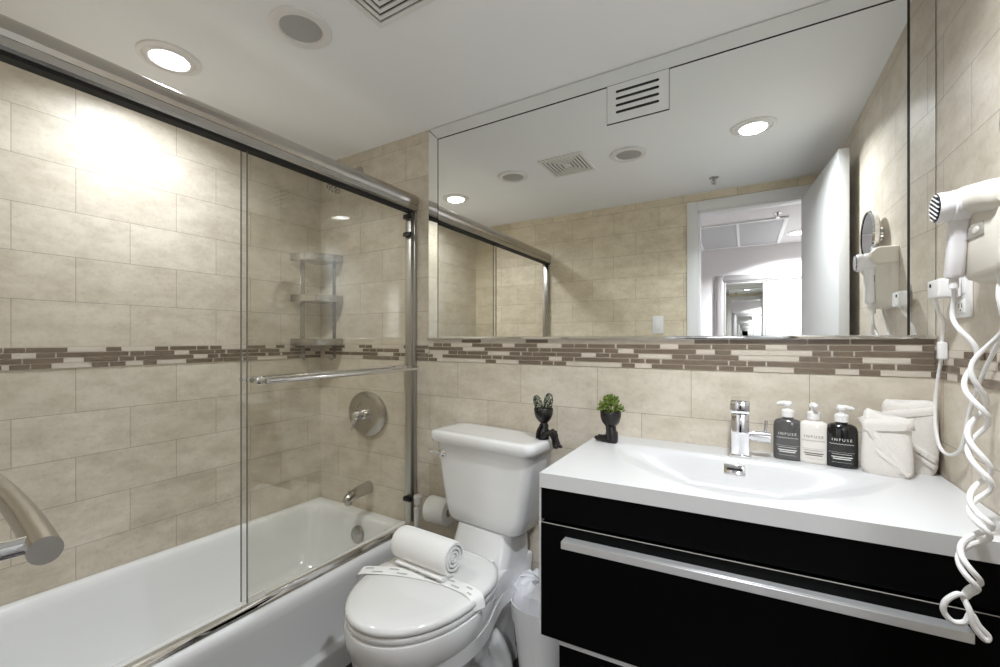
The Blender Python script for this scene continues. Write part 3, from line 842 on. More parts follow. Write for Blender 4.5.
# tank
b = B()
def tring(hw, yb, yf, r, z): return rrect(hw, (yb-yf)/2, r, z, 6, 0, (yb+yf)/2)
b.loft([tring(0.112, -0.04, -0.166, 0.03, 0.514), tring(0.150, -0.03, -0.186, 0.035, 0.517), tring(0.164, -0.026, -0.194, 0.04, 0.530), tring(0.176, -0.024, -0.197, 0.04, 0.575),
        tring(0.196, -0.022, -0.197, 0.035, 0.68), tring(0.211, -0.02, -0.197, 0.03, 0.78), tring(0.213, -0.02, -0.197, 0.03, 0.806)])
obj('tank', b, M['porcelain'], toi, local=True, angle=50)
b = B()
b.loft([tring(0.214, -0.016, -0.200, 0.03, 0.804), tring(0.226, -0.016, -0.214, 0.03, 0.808), tring(0.232, -0.016, -0.220, 0.032, 0.822), tring(0.231, -0.016, -0.219, 0.032, 0.840),
        tring(0.226, -0.018, -0.214, 0.032, 0.8475), tring(0.212, -0.026, -0.202, 0.03, 0.8495), tring(0.19, -0.04, -0.185, 0.03, 0.8480)])
obj('tank_lid', b, M['porcelain'], toi, local=True, angle=50)
b = B()
b.lathe([(0.016, 0), (0.016, 0.006), (0.011, 0.010), (0.011, 0.018), (0.002, 0.020)], 18, along((-0.172, -0.196, 0.766), (0, -1, 0)))
b.tube(smoothpath([(-0.172, -0.211, 0.766), (-0.192, -0.216, 0.768), (-0.212, -0.218, 0.770), (-0.226, -0.216, 0.771)], 4), [0.0065]*8+[0.0055]*5, 10)
obj('flush_lever', b, M['chrome'], toi, local=True, label='chrome flush lever')
# seat and lid
def seat(sc, z, tip=-0.720, yc=-0.455, back=-0.238, hw=0.189, n=28):
    # elongated front, squarer back
    pts = []
    for i in range(n):
        a = pi*i/n; pts.append((hw*cos(a), yc-(yc-tip)*sin(a)**0.94))
    for i in range(n):
        a = pi*i/n; c = cos(a); q = 2/2.9
        pts.append((-hw*0.985*math.copysign(abs(c)**q, c), yc+(back-yc)*sin(a)**q))
    return [(x*sc, -0.47+(y+0.47)*sc, z) for x, y in pts]
obj('seat', B().loft([seat(0.985, 0.4135), seat(1.0, 0.418), seat(1.0, 0.428), seat(0.99, 0.4325)]), M['porcelain'], toi, local=True, angle=60)
obj('seat_cover', B().loft([seat(0.988, 0.4345), seat(1.004, 0.438), seat(1.004, 0.446), seat(0.985, 0.4535), seat(0.94, 0.4565), seat(0.80, 0.458), seat(0.4, 0.459), seat(0.05, 0.459)]), M['porcelain'], toi, local=True, angle=60)
for sg in (-1, 1):
    obj('hinge', B().box(sg*0.075-0.02, sg*0.075+0.02, -0.2365, -0.226, 0.412, 0.447, 0.006, 3), M['porcelain'], toi, local=True)
for sg in (-1, 1):
    obj('bolt_cap', B().lathe([(0.014, 0), (0.013, 0.012), (0.006, 0.018), (0.001, 0.019)], 14, Matrix.Translation((sg*0.128, -0.28, 0.0))), M['plastic'], toi, local=True)

# printed paper band across the closed lid
pb = B()
ctr = [Vector(p) for p in ((-1.060, 0.958, 0.430), (-1.055, 0.961, 0.452), (-1.040, 0.968, 0.4605), (-0.985, 0.998, 0.4608), (-0.925, 1.022, 0.4608), (-0.850, 1.043, 0.4608), (-0.770, 1.052, 0.4608), (-0.710, 1.050, 0.4608), (-0.672, 1.041, 0.4605), (-0.655, 1.036, 0.452), (-0.650, 1.034, 0.425))]
ctr = smoothpath(ctr, 4)
hwb = 0.023
def bandpt(i, off, up):
    a = ctr[max(0, i-1)]; c = ctr[min(len(ctr)-1, i+1)]
    t = Vector((c.x-a.x, c.y-a.y)).normalized()
    return (ctr[i].x-t.y*off, ctr[i].y+t.x*off, ctr[i].z+up)
n = len(ctr)
pb.loft([[bandpt(i, -hwb, 0.0006), bandpt(i, hwb, 0.0006), bandpt(i, hwb, 0), bandpt(i, -hwb, 0)] for i in range(n)])
pb_o = tag(obj('paper_band', pb, M['paper'], angle=60), 'printed paper band laid across the closed toilet lid', 'paper band')
def printed(i0, i1, off, wid):
    bb = B(); k = 0
    for i in range(i0, i1+1):
        bb.v += [bandpt(i, off-wid, 0.0009), bandpt(i, off+wid, 0.0009)]
    for i in range(i1-i0): bb.face((2*i, 2*i+2, 2*i+3, 2*i+1))
    obj('print', bb, M['ink_teal'], pb_o, label='slate printed line')
for q, off in enumerate((0.010, -0.010)):
    i = 8+2*q
    while i+2 < n-8:
        printed(i, i+2, off+0.0022, 0.0012); printed(i, i+2, off-0.0022, 0.0008)
        i += 5

# rolled towel on the lid
ta = Vector((-1.000, 1.098, 0)); tz_ = Vector((-0.772, 1.088, 0))
ax = (tz_-ta); tl = ax.length; ax.normalize(); tp_ = Vector((-ax.y, ax.x, 0))
b = B()
turns, r_out, r_in, th = 3.6, 0.060, 0.010, 0.0085
pts2 = []
N_ = 110
for i in range(N_+1):
    t = i/N_
    a = -pi/2 - 2*pi*turns*(1-t)
    pts2.append((a, r_in+(r_out-r_in)*t))
outer = [(r*cos(a), r*sin(a)*0.93) for a, r in pts2]
inner = [((r-th)*cos(a), (r-th)*sin(a)*0.93) for a, r in pts2]
tail_o = [(0.010, -0.0555), (0.025, -0.0555)]; tail_i = [(0.025, -0.048), (0.008, -0.047)]
prof = outer + [(-0.001, -0.0560)] + list(reversed(inner))
cz = 0.4605 + 0.0565
stations = [(0.0, 0.90), (0.006, 0.96), (0.02, 1.0), (tl*0.25, 1.0), (tl*0.5, 1.01), (tl*0.75, 1.0), (tl-0.02, 1.0), (tl-0.006, 0.97), (tl, 0.92)]
rings = []
for s_, sc_ in stations:
    c = ta + ax*s_
    rings.append([(c.x+tp_.x*u*sc_, c.y+tp_.y*u*sc_, cz+v*sc_-(1-sc_)*0.0) for u, v in prof])
b.loft(rings, True, True)
tw = thing('rolled_towel', 'white rolled towel resting on the toilet lid', 'towel', (-0.92, 1.12, 0.46))
obj('roll', b, M['terry'], tw, angle=50)
# loose end of the roll lying on the lid in front
b = B()
q0 = ta + ax*0.03; q1 = ta + ax*(tl-0.004)
fr_o = [(-0.010, 0.0), (-0.050, 0.004), (-0.058, 0.008), (-0.060, 0.014), (-0.052, 0.018), (-0.010, 0.010)]
b.loft([[(c.x+tp_.x*u, c.y+tp_.y*u, 0.4612+v) for u, v in fr_o] for c in (q0, q0+ax*0.005, (q0+q1)/2+tp_*0.003, q1-ax*0.005, q1)])
obj('loose_end', b, M['terry'], tw, angle=60)

# toilet paper roll and holder on the wall behind the toilet
th_ = thing('toilet_paper_holder', 'metal toilet paper holder on the wall beside the toilet tank', 'holder', (-1.12, D, 0.49))
b = B().lathe([(0.022, 0), (0.020, 0.008), (0.008, 0.012), (0.008, 0.062)], 18, along((-1.055, D-0.0005, 0.490), (0, -1, 0)))
obj('post', b, M['nickel'], th_)
obj('rod', B().tube([(-1.045, D-0.066, 0.490), (-1.175, D-0.062, 0.490)], 0.007, 12), M['nickel'], th_)
b = B()
Mr = along((-1.150, D-0.066, 0.490-0.012), (1, 0, 0))
k = b.mark()
b.loft([[(r*cos(2*pi*j/40), r*sin(2*pi*j/40), z) for j in range(40)] for r, z in ((0.0195, 0.0), (0.052, 0.0), (0.0535, 0.002), (0.0535, 0.098), (0.052, 0.10), (0.0195, 0.10), (0.0195, 0.0))], False, False)
b.xf(k, Mr)
tpr = thing('toilet_paper_roll', 'white toilet paper roll hanging between the tub and the toilet tank', 'toilet paper', (-1.12, D-0.06, 0.48))
obj('paper', b, M['paper'], tpr)
b = B()
k = b.mark(); b.loft([[(r*cos(2*pi*j/24), r*sin(2*pi*j/24), z) for j in range(24)] for r, z in ((0.0192, 0.0005), (0.0192, 0.0995), (0.018, 0.0995), (0.018, 0.0005), (0.0192, 0.0005))], False, False); b.xf(k, Mr)
obj('core', b, M['grout'], tpr)

# toilet brush in the corner between tub and wall
tbx, tby = -1.222, 1.440
br_ = thing('toilet_brush', 'white toilet brush standing between the tub and the toilet paper', 'toilet brush', (tbx, tby, 0))
obj('holder', B().lathe([(0.040, 0.0), (0.043, 0.004), (0.038, 0.10), (0.030, 0.14), (0.020, 0.16), (0.012, 0.17), (0.002, 0.17)], 28, Matrix.Translation((tbx, tby, 0))), M['plastic'], br_)
obj('handle', B().lathe([(0.009, 0.165), (0.010, 0.30), (0.014, 0.452), (0.015, 0.462), (0.012, 0.466), (0.006, 0.467), (0.006, 0.480)], 18, Matrix.Translation((tbx, tby, 0))), M['plastic'], br_)
obj('grip', B().lathe([(0.006, 0.0), (0.012, 0.002), (0.015, 0.020), (0.019, 0.034), (0.018, 0.040), (0.002, 0.042)], 18, Matrix.Translation((tbx, tby, 0.478)) @ rotM('Y', 8)), M['plastic'], br_)

# water supply hose behind the bowl
ws = thing('supply_valve', 'small chrome supply valve and hose on the wall behind the toilet', 'valve', (-0.712, D, 0.16))
obj('valve', B().lathe([(0.022, 0), (0.020, 0.006), (0.009, 0.009), (0.009, 0.04), (0.014, 0.042), (0.014, 0.062), (0.002, 0.063)], 16, along((-0.712, D-0.0005, 0.16), (0, -1, 0))), M['chrome'], ws)
obj('hose', B().tube(smoothpath([(-0.712, D-0.045, 0.165), (-0.708, D-0.04, 0.26), (-0.700, D-0.05, 0.40), (-0.700, D-0.075, 0.515)], 6), 0.006, 10), M['steel'], ws)

# waste bin with liner
bx_, by_ = -0.612, 1.388
wb = thing('waste_bin', 'white waste bin with bag liner between the toilet and the vanity', 'bin', (bx_, by_, 0))
obj('bucket', B().lathe([(0.070, 0.0), (0.073, 0.003), (0.0985, 0.222), (0.1045, 0.226), (0.1095, 0.285), (0.110, 0.292), (0.107, 0.293), (0.104, 0.285), (0.098, 0.222), (0.068, 0.008), (0.002, 0.006)], 40, Matrix.Translation((bx_, by_, 0)), True, True), M['plastic'], wb)
b = B(); rnd = random.Random(4)
rings = []
for i, (r, z) in enumerate([(0.1025, 0.265), (0.1035, 0.29), (0.100, 0.312), (0.092, 0.335), (0.075, 0.352), (0.052, 0.360), (0.028, 0.356), (0.006, 0.350)]):
    ring = []
    for j in range(36):
        a = 2*pi*j/36
        amp = 0.0 if i < 2 else 0.010
        rr2 = r+amp*(rnd.random()-0.6)*min(1, r/0.05)
        ring.append((bx_+rr2*cos(a), by_+rr2*sin(a), z+(0 if i < 2 else 0.014*(rnd.random()-0.5))))
    rings.append(ring)
b.loft(rings, False, True)
obj('liner', b, M['bag'], wb, angle=25, label='crumpled translucent bag liner')

# ================================================================== VANITY
VX0, VX1, VYF = -0.438, XR-0.002, 1.0375
CT0, CT1 = 0.830, 0.866
def skew(b):
    # the vanity is a little deeper at its left end
    b.v = [(x, y-0.0555*(XR-x)/(XR-VX0)*min(1.08, (D-y)/(D-VYF)), z) for x, y, z in b.v]
    return b
va = thing('vanity_cabinet', 'black wall-hung vanity cabinet with a long drawer', 'vanity', (0, D, 0.462))
VYB = 1.060
VB = 0.462
obj('carcass', skew(B().box(VX0+0.001, VX1, VYB, D-0.001, VB+0.001, 0.775, 0.001, 1)), M['black'], va)
obj('carcass_rail', skew(B().box(VX0+0.001, VX1, VYB, VYB+0.02, 0.776, CT0-0.001, 0.001, 1)), M['black'], va)
obj('end_panel', skew(B().box(VX0+0.001, VX0+0.017, VYB+0.0205, D-0.001, 0.776, CT0-0.001, 0.001, 1)), M['black'], va)
obj('side_edge', skew(B().box(VX0-0.0012, VX0+0.003, VYF+0.0015, VYB-0.0005, VB-0.001, CT0-0.001)), M['edge'], va, label='pale edge strip at the cabinet corner')
obj('fascia', skew(B().box(VX0+0.004, VX1, VYF+0.002, VYB-0.001, 0.7515, CT0-0.002, 0.0012, 1)), M['black'], va)
dr = obj('drawer', skew(B().box(VX0+0.004, VX1, VYF, VYB-0.001, VB+0.001, 0.7430, 0.0012, 1)), M['black'], va)
obj('drawer_edge_glint', skew(B().box(VX0+0.004, VX1, VYF+0.0005, VYF+0.0022, 0.7433, 0.7445)), M['grey_plastic'], dr, label='light caught on the drawer top edge, painted as a thin grey strip')  # grey strip paints the light that the drawer's top edge catches
hx0, hx1 = -0.372, 0.318
hnd = B()
hnd.box(hx0, hx1, VYF-0.027, VYF-0.020, 0.703, 0.7205, 0.0008, 1)
hnd.box(hx0, hx1, VYF-0.0205, VYF-0.0005, 0.716, 0.7205, 0.0006, 1)
obj('handle', skew(hnd), M['alu'], dr, label='long brushed aluminium bar handle')
obj('light_strip', skew(B().box(-0.388, VX1, VYF+0.001, VYF+0.018, VB-0.010, VB, 0.001, 1)), M['alu'], va, label='pale metal strip under the drawer')
obj('base_unit', skew(B().box(-0.390, VX1, VYF+0.006, D-0.001, 0.0, VB-0.0105, 0.001, 1)), M['black'], va)

# counter with moulded basin
wbs = thing('washbasin', 'white washbasin top with a wide curved basin on the vanity', 'washbasin', (0, 1.27, CT1))
NX, NY = 220, 140
BXc, BYb = -0.030, 1.400
def depth(x, y):
    # curved front boundary, straight back boundary by the tap
    if y > BYb: return 0.0
    e = (abs((x-BXc)/0.342)**1.6 + abs((BYb-y)/0.357)**1.6)**(1/1.6)
    if e >= 1: return 0.0
    q = 1-e
    s_ = min(1.0, (q*q/(q+0.035))/0.60)
    f1 = s_*(1.35-0.35*s_)
    f1 = f1*(1 - 0.25*s_*(1-s_))
    t = min(1.0, (BYb-y)/0.055); f2 = t*t*(3-2*t)
    return 0.082*min(f1, 1.0)*f2
b = B()
for j in range(NY+1):
    y = VYF+(D-0.001-VYF)*j/NY
    for i in range(NX+1):
        x = VX0+(VX1-VX0)*i/NX
        b.v.append((x, y, CT1))
skew(b)
b.v = [(x, y, CT1-depth(x, y)) for x, y, z in b.v]
for j in range(NY):
    for i in range(NX):
        a = j*(NX+1)+i
        b.face((a, a+1, a+NX+2, a+NX+1))
# slab edges
def edge(idx, zb):
    n0 = len(b.v)
    for q in idx: b.v.append((b.v[q][0], b.v[q][1], zb))
    for q in range(len(idx)-1): b.face((idx[q], idx[q+1], n0+q+1, n0+q))
    return [n0+q for q in range(len(idx))]
front = list(range(NX+1)); backr = [NY*(NX+1)+i for i in range(NX+1)]
leftc = [j*(NX+1) for j in range(NY+1)]; rightc = [j*(NX+1)+NX for j in range(NY+1)]
edge(front, CT0); edge(backr, CT0); edge(leftc, CT0); edge(rightc, CT0)
obj('basin_top', b, M['basin'], wbs, angle=75)
# overflow slot on the back slope
oy = 1.377
oz = CT1-depth(-0.02, oy)
sl = math.atan2(depth(-0.02, oy-0.008)-depth(-0.02, oy+0.008), 0.016)
Mo = Matrix.Translation((-0.025, oy, oz+0.001)) @ Matrix.Rotation(sl, 4, 'X')
b = B(); k = b.mark(); b.box(-0.026, 0.026, -0.013, 0.013, -0.001, 0.003, 0.0015); b.xf(k, Mo)
of = obj('overflow_cover', b, M['chrome'], wbs, label='chrome overflow cover')
b = B(); k = b.mark(); b.box(-0.019, 0.019, -0.0035, 0.0035, 0.0028, 0.0034); b.xf(k, Mo)
obj('overflow_slot', b, M['dark'], of, label='dark slot')

# faucet
fx, fy = -0.012, 1.430
fa = thing('faucet', 'square chrome basin faucet with side handle', 'faucet', (fx, fy, CT1))
obj('base_plate', B().box(fx-0.026, fx+0.026, fy-0.030, fy+0.026, CT1+0.0003, CT1+0.005, 0.0012), M['chrome'], fa)
obj('body', B().box(fx-0.022, fx+0.022, fy-0.026, fy+0.022, CT1+0.004, CT1+0.132, 0.0025), M['chrome'], fa)
obj('spout', B().box(fx-0.023, fx+0.023, fy-0.095, fy+0.023, CT1+0.132, CT1+0.166, 0.003), M['chrome'], fa)
obj('outlet', B().box(fx-0.016, fx+0.016, fy-0.092, fy-0.050, CT1+0.130, CT1+0.133), M['dark'], fa)
b = B()
b.cyl((fx+0.020, fy, CT1+0.060), (fx+0.040, fy, CT1+0.060), 0.016, 24)
b.cyl((fx+0.041, fy, CT1+0.060), (fx+0.072, fy, CT1+0.060), 0.018, 24)
hh_ = obj('side_handle', b, M['chrome'], fa)
obj('pin', B().cyl((fx+0.060, fy, CT1+0.074), (fx+0.062, fy, CT1+0.106), 0.004, 10), M['chrome'], hh_)

# ------------------------------------------------------------------ soap bottles
def text_mesh(txt, size, spacing=1.0):
    cu = bpy.data.curves.new('t', 'FONT'); cu.body = txt; cu.size = size; cu.align_x = 'CENTER'; cu.align_y = 'CENTER'
    cu.space_character = spacing; cu.resolution_u = 3
    o = bpy.data.objects.new('t', cu); COL.objects.link(o)
    dg = bpy.context.evaluated_depsgraph_get()
    me = o.evaluated_get(dg).to_mesh()
    vs = [tuple(v.co) for v in me.vertices]; fs = [tuple(p.vertices) for p in me.polygons]
    o.evaluated_get(dg).to_mesh_clear()
    bpy.data.objects.remove(o); bpy.data.curves.remove(cu)
    return vs, fs

TXT = text_mesh('INFUSE', 0.0098, 1.42)
def bottle(x, y, rot, body_m, ink, label, pump_rot=0.0):
    t = thing('soap_bottle', label, 'soap bottle', (x, y, CT1), rot, 'pump bottles on the washbasin')
    hw, hd = 0.0335, 0.021
    def ring(f, z, p=2.6):
        out = []
        for j in range(40):
            a = 2*pi*j/40
            c, s_ = cos(a), sin(a)
            out.append((f*hw*math.copysign(abs(c)**(2/p), c), f*hd*math.copysign(abs(s_)**(2/p), s_), z))
        return out
    b = B()
    b.loft([ring(0.93, 0.0005), ring(0.99, 0.003), ring(1, 0.007), ring(1, 0.086), ring(0.985, 0.095), ring(0.93, 0.103), ring(0.82, 0.1085), ring(0.60, 0.112), ring(0.42, 0.113)])
    b.lathe([(0.0125, 0.112), (0.0125, 0.118), (0.002, 0.118)], 24)
    obj('body', b, body_m, t, local=True, angle=50)
    p = B()
    p.lathe([(0.0145, 0.117), (0.0145, 0.134), (0.0115, 0.137), (0.0065, 0.138), (0.0065, 0.147), (0.010, 0.148), (0.011, 0.154), (0.009, 0.157), (0.002, 0.158)], 24)
    k = p.mark()
    p.tube([(0.008, 0, 0.1535), (-0.008, 0, 0.1545), (-0.020, 0, 0.1525), (-0.024, 0, 0.150)], [0.0075, 0.0065, 0.0055, 0.0045], 12)
    p.xf(k, Matrix.Rotation(pump_rot, 4, 'Z'))
    obj('pump', p, M['plastic'], t, local=True, angle=40, label='white pump top')
    def surf(xx):
        q = max(0.0, 1-(abs(xx)/hw)**2.6)
        return -hd*q**(1/2.6)-0.0004
    lb = B()
    vs, fs = TXT
    k = lb.mark()
    lb.v += [(vx_, surf(vx_), 0.072+vy_) for vx_, vy_, _ in vs]
    for f in fs: lb.face([k+i for i in f])
    def bar(x0, x1, z, h):
        n = 8; k = lb.mark()
        for i in range(n+1):
            xx = x0+(x1-x0)*i/n
            lb.v += [(xx, surf(xx), z), (xx, surf(xx), z+h)]
        for i in range(n): lb.face((k+2*i, k+2*i+2, k+2*i+3, k+2*i+1))
    def scribble(z, x0, x1, amp):
        n = 26; k = lb.mark()
        for i in range(n+1):
            xx = x0+(x1-x0)*i/n; zz = z+amp*sin(i*1.9)
            lb.v += [(xx, surf(xx), zz-0.0005), (xx, surf(xx), zz+0.0005)]
        for i in range(n): lb.face((k+2*i, k+2*i+2, k+2*i+3, k+2*i+1))
    scribble(0.0615, -0.025, 0.024, 0.0015)
    bar(-0.026, 0.026, 0.0400, 0.0004)
    scribble(0.0355, -0.020, 0.020, 0.0009)
    bar(-0.021, 0.021, 0.0270, 0.0026); bar(-0.018, 0.018, 0.0220, 0.0026)
    bar(-0.020, 0.020, 0.0140, 0.0004)
    obj('lettering', lb, ink, t, local=True)
    return t
bottle(0.101, 1.455, R(-6), M['bottle_grey'], M['ink_white'], 'charcoal grey soap bottle with white pump beside the faucet', R(-10))
bottle(0.158, 1.449, R(-6), M['bottle_white'], M['ink_dark'], 'ivory white soap bottle with white pump, middle of the three bottles', R(100))
bottle(0.215, 1.440, R(-6), M['bottle_black'], M['ink_white'], 'black soap bottle with white pump beside the folded towels', R(190))

# ------------------------------------------------------------------ folded towels
def pouch(name, cx, cy, w, h, d, rotz, tilt, label, seed, skew):
    t = thing(name, label, 'towel', (cx, cy, CT1), rotz, 'folded hand towels on the washbasin')
    rnd = random.Random(seed)
    ph = [rnd.random()*6 for _ in range(6)]
    b = B(); rings = []
    nz = 22; na = 44
    for i in range(nz+1):
        v = i/nz
        z = h*v
        ww = w/2*(0.94+0.06*sin(pi*v)+0.018*sin(7*v+ph[0]))*(1-0.10*v*skew)
        dd_ = d/2*(1.0-0.42*v)*(0.9+0.1*sin(pi*v))
        e = 1.0
        if v < 0.06: e = 0.90+0.10*(v/0.06)
        if v > 0.9: e = 1-0.16*((v-0.9)/0.1)**2
        ring = []
        for j in range(na):
            a = 2*pi*j/na; c, s_ = cos(a), sin(a)
            x = ww*e*math.copysign(abs(c)**0.55, c); y = dd_*(e if v < 0.9 else 1-0.6*((v-0.9)/0.1)**2)*math.copysign(abs(s_)**0.75, s_)
            zz = z
            if v > 0.5: zz += (v-0.5)*2*(0.012*skew*(-x/(w/2)) + 0.004*sin(9*x/w+ph[1]))
            y += 0.0018*sin(30*x+22*z+ph[2])
            ring.append((x, y+tilt*z, zz))
        rings.append(ring)
    b.loft(rings)
    obj('body', b, M['terry_warm'], t, local=True, angle=70)
    # diagonal wrapped folds on the front
    def yfront(x, z):
        v = max(0, min(1, z/h)); dd_ = d/2*(1.0-0.42*v)*(0.9+0.1*sin(pi*v))
        q = max(0.05, 1-(abs(x)/(w/2))**3.6)
        return -dd_*q**0.40+tilt*z
    def flap(p0, p1, wid, th, nm):
        bb = B(); n = 14; rows = []
        P0, P1 = Vector(p0), Vector(p1); dr_ = (P1-P0).normalized(); pe = Vector((-dr_.y, dr_.x))
        for i in range(n+1):
            c = P0.lerp(P1, i/n); q = []
            for s_, tt in ((-1, -0.001), (-0.9, th), (0, th*1.25), (0.9, th), (1, -0.001)):
                pp = c+pe*(wid/2*s_)
                q.append((pp.x, yfront(pp.x, pp.y)-tt, pp.y))
            rows.append(q)
        bb.loft(rows, True, True, closed=False)
        obj(nm, bb, M['terry_warm'], t, local=True, angle=70)
    return t, flap, w, h
t1, flap, w_, h_ = pouch('folded_towel', 0.297, 1.414, 0.098, 0.146, 0.052, R(-14), 0.04, 'white folded hand towel leaning in front, next to the black bottle', 1, 1.0)
flap((-0.047, h_*0.93), (0.030, h_*0.10), 0.020, 0.0030, 'fold')
flap((-0.045, h_*0.80), (0.049, h_*0.88), 0.030, 0.0035, 'fold')
flap((-0.020, h_*0.42), (0.040, h_*0.06), 0.010, 0.0035, 'fold')
t2, flap, w_, h_ = pouch('folded_towel', 0.352, 1.474, 0.104, 0.176, 0.050, R(-6), 0.02, 'taller white folded hand towel in the corner by the right wall', 2, -0.2)
flap((-0.048, h_*0.78), (0.046, h_*0.90), 0.020, 0.0035, 'fold')
flap((-0.048, h_*0.60), (0.048, h_*0.20), 0.014, 0.0030, 'fold')
flap((-0.046, h_*0.50), (0.046, h_*0.10), 0.010, 0.0030, 'fold')

# ------------------------------------------------------------------ figure planters
def bowl_prof(r, z0):
    return [(0.008, z0), (r*0.55, z0+r*0.18), (r*0.82, z0+r*0.55), (r*0.96, z0+r*1.0), (r, z0+r*1.55), (r*0.965, z0+r*1.58), (r*0.93, z0+r*1.52), (r*0.88, z0+r*1.25), (0.002, z0+r*1.22)]
# seated figure with cactus on the tank lid: legs hang over the lid end
px_, py_, pz_ = -0.602, 1.385, 0.8498
cp = thing('figure_planter', 'black seated-figure planter with two cactus pads on the toilet tank lid', 'planter', (px_, py_, pz_), group='black figure planters')
b = B()
T = Matrix.Translation((px_, py_, pz_))
k = b.mark()
b.lathe(bowl_prof(0.0275, 0.046), 28)
b.tube(smoothpath([(0, 0, 0.0), (-0.001, 0, 0.018), (0.001, 0, 0.036), (0.002, 0, 0.052)], 4), [0.016]*4+[0.0165]*3+[0.013]*3+[0.010]*3, 14)
for sy in (-0.009, 0.009):
    b.tube(smoothpath([(0.002, sy, 0.010), (0.015, sy*1.1, 0.018), (0.028, sy*1.1+0.001, 0.024)], 4), [0.0085]*4+[0.0075]*5, 12)       # thigh
    sl_ = -0.004 if sy < 0 else 0.003
    b.tube(smoothpath([(0.028, sy*1.1, 0.024), (0.034+sl_/3, sy, 0.006), (0.039+sl_, sy*0.8, -0.012)], 4), [0.0072]*4+[0.0055]*5, 12)          # shin
    b.tube([(0.038+sl_, sy*0.8, -0.013), (0.044+sl_, sy*0.8-0.001, -0.016), (0.050+sl_, sy*0.8-0.002, -0.017)], [0.006, 0.0058, 0.004], 10)            # foot
    b.tube(smoothpath([(0.000, sy*1.6, 0.042), (-0.010, sy*1.9, 0.022), (-0.012, sy*1.9, 0.004)], 4), [0.005]*9, 10)                                  # arm
T = T @ Matrix.Diagonal((1.22, 1.22, 1.22, 1))
b.xf(k, T)
obj('pot', b, M['pot'], cp, angle=60)
obj('soil', B().lathe([(0.0255, 0.0805), (0.002, 0.084)], 24, T), M['soil'], cp)
for (dx, dy, tl_, az, hh2) in ((-0.010, -0.003, -18, 0, 0.021), (0.010, 0.002, 8, 30, 0.024)):
    b = B(); k = b.mark()
    b.ball((0, 0, hh2), 0.0135, 0.0085, hh2*1.12, 16, 12)
    b.xf(k, T @ Matrix.Translation((dx, dy, 0.083)) @ rotM('Y', tl_) @ rotM('Z', az))
    obj('cactus_pad', b, M['cactus'], cp, label='dark cactus pad with pale dots')

# kneeling figure with a leafy succulent on the washbasin
px_, py_, pz_ = -0.372, 1.395, CT1+0.0005
sp_ = thing('figure_planter', 'black figure planter with leafy green succulent on the washbasin corner', 'planter', (px_, py_, pz_), group='black figure planters')
T = Matrix.Translation((px_, py_, pz_)) @ rotM('Z', -6) @ Matrix.Diagonal((1.07, 1.07, 1.07, 1))
b = B(); k = b.mark()
b.lathe(bowl_prof(0.031, 0.044), 28)
b.tube(smoothpath([(0.002, 0, 0.001), (0.004, 0, 0.015), (0.003, 0, 0.034), (0.0, 0, 0.054)], 4), [0.0185]*4+[0.018]*4+[0.014]*3+[0.011]*2, 14)
for sy in (-0.010, 0.010):
    b.tube(smoothpath([(0.010, sy, 0.0095), (-0.016, sy*1.1, 0.0095), (-0.034, sy*1.1, 0.0085)], 4), [0.010]*3+[0.009]*3+[0.0075]*3, 12)
    b.tube([(-0.032, sy*1.1, 0.008), (-0.039, sy*1.1, 0.009), (-0.044, sy*1.1, 0.013)], [0.0078, 0.007, 0.0045], 10)
b.tube(smoothpath([(-0.004, -0.024, 0.070), (-0.002, -0.020, 0.050), (0.0, -0.021, 0.030), (0.004, -0.020, 0.010)], 4), [0.0055]*13, 10)
b.xf(k, T)
obj('pot', b, M['pot'], sp_, angle=60)
obj('soil', B().lathe([(0.029, 0.083), (0.002, 0.087)], 24, T), M['soil'], sp_)
b = B(); rnd = random.Random(11)
for i in range(260):
    a = rnd.random()*2*pi; el = rnd.random()**0.7*pi/2
    rr3 = 0.020+0.018*rnd.random()
    c = Vector((rr3*cos(el)*cos(a)*1.05, rr3*cos(el)*sin(a)*1.05, 0.092+rr3*sin(el)*1.3))
    d_ = (c-Vector((0, 0, 0.086))).normalized()
    k = b.mark()
    b.ball((0, 0, 0), 0.0026+0.0018*rnd.random(), 0.0014, 0.0044+0.0022*rnd.random(), 8, 6)
    b.xf(k, T @ along(c, d_+Vector((rnd.random()-0.5, rnd.random()-0.5, rnd.random()-0.3))*0.9) @ rotM('Z', rnd.random()*360))
for i in range(14):
    a = rnd.random()*2*pi; rr3 = 0.02+0.01*rnd.random()
    k = b.mark(); b.tube([(0.004*cos(a), 0.004*sin(a), 0.084), (rr3*cos(a), rr3*sin(a), 0.084+0.028*rnd.random())], 0.001, 6); b.xf(k, T)
obj('foliage', b, M['leaf'], sp_, angle=60, label='bushy green succulent leaves')

# ================================================================== RIGHT WALL: outlet, dryer, mirror
ol = thing('wall_outlet', 'white wall outlet below the hair dryer', 'outlet', (XR, 1.335, 1.297))
obj('cover_plate', B().box(XR-0.0065, XR-0.0003, 1.298, 1.372, 1.245, 1.352, 0.002), M['plastic'], ol)
b = B()
for z in (1.270, 1.312):
    b.box(XR-0.0085, XR-0.0055, 1.318, 1.352, z-0.015, z+0.015, 0.002)
rc = obj('receptacle', b, M['plastic'], ol)
b = B()
for z in (1.270,):
    for dy in (-0.007, 0.007): b.box(XR-0.0090, XR-0.0083, 1.335+dy-0.0012, 1.335+dy+0.0012, z-0.004, z+0.006)
    b.box(XR-0.0090, XR-0.0083, 1.333, 1.337, z-0.011, z-0.007)
obj('slot', b, M['dark'], rc)

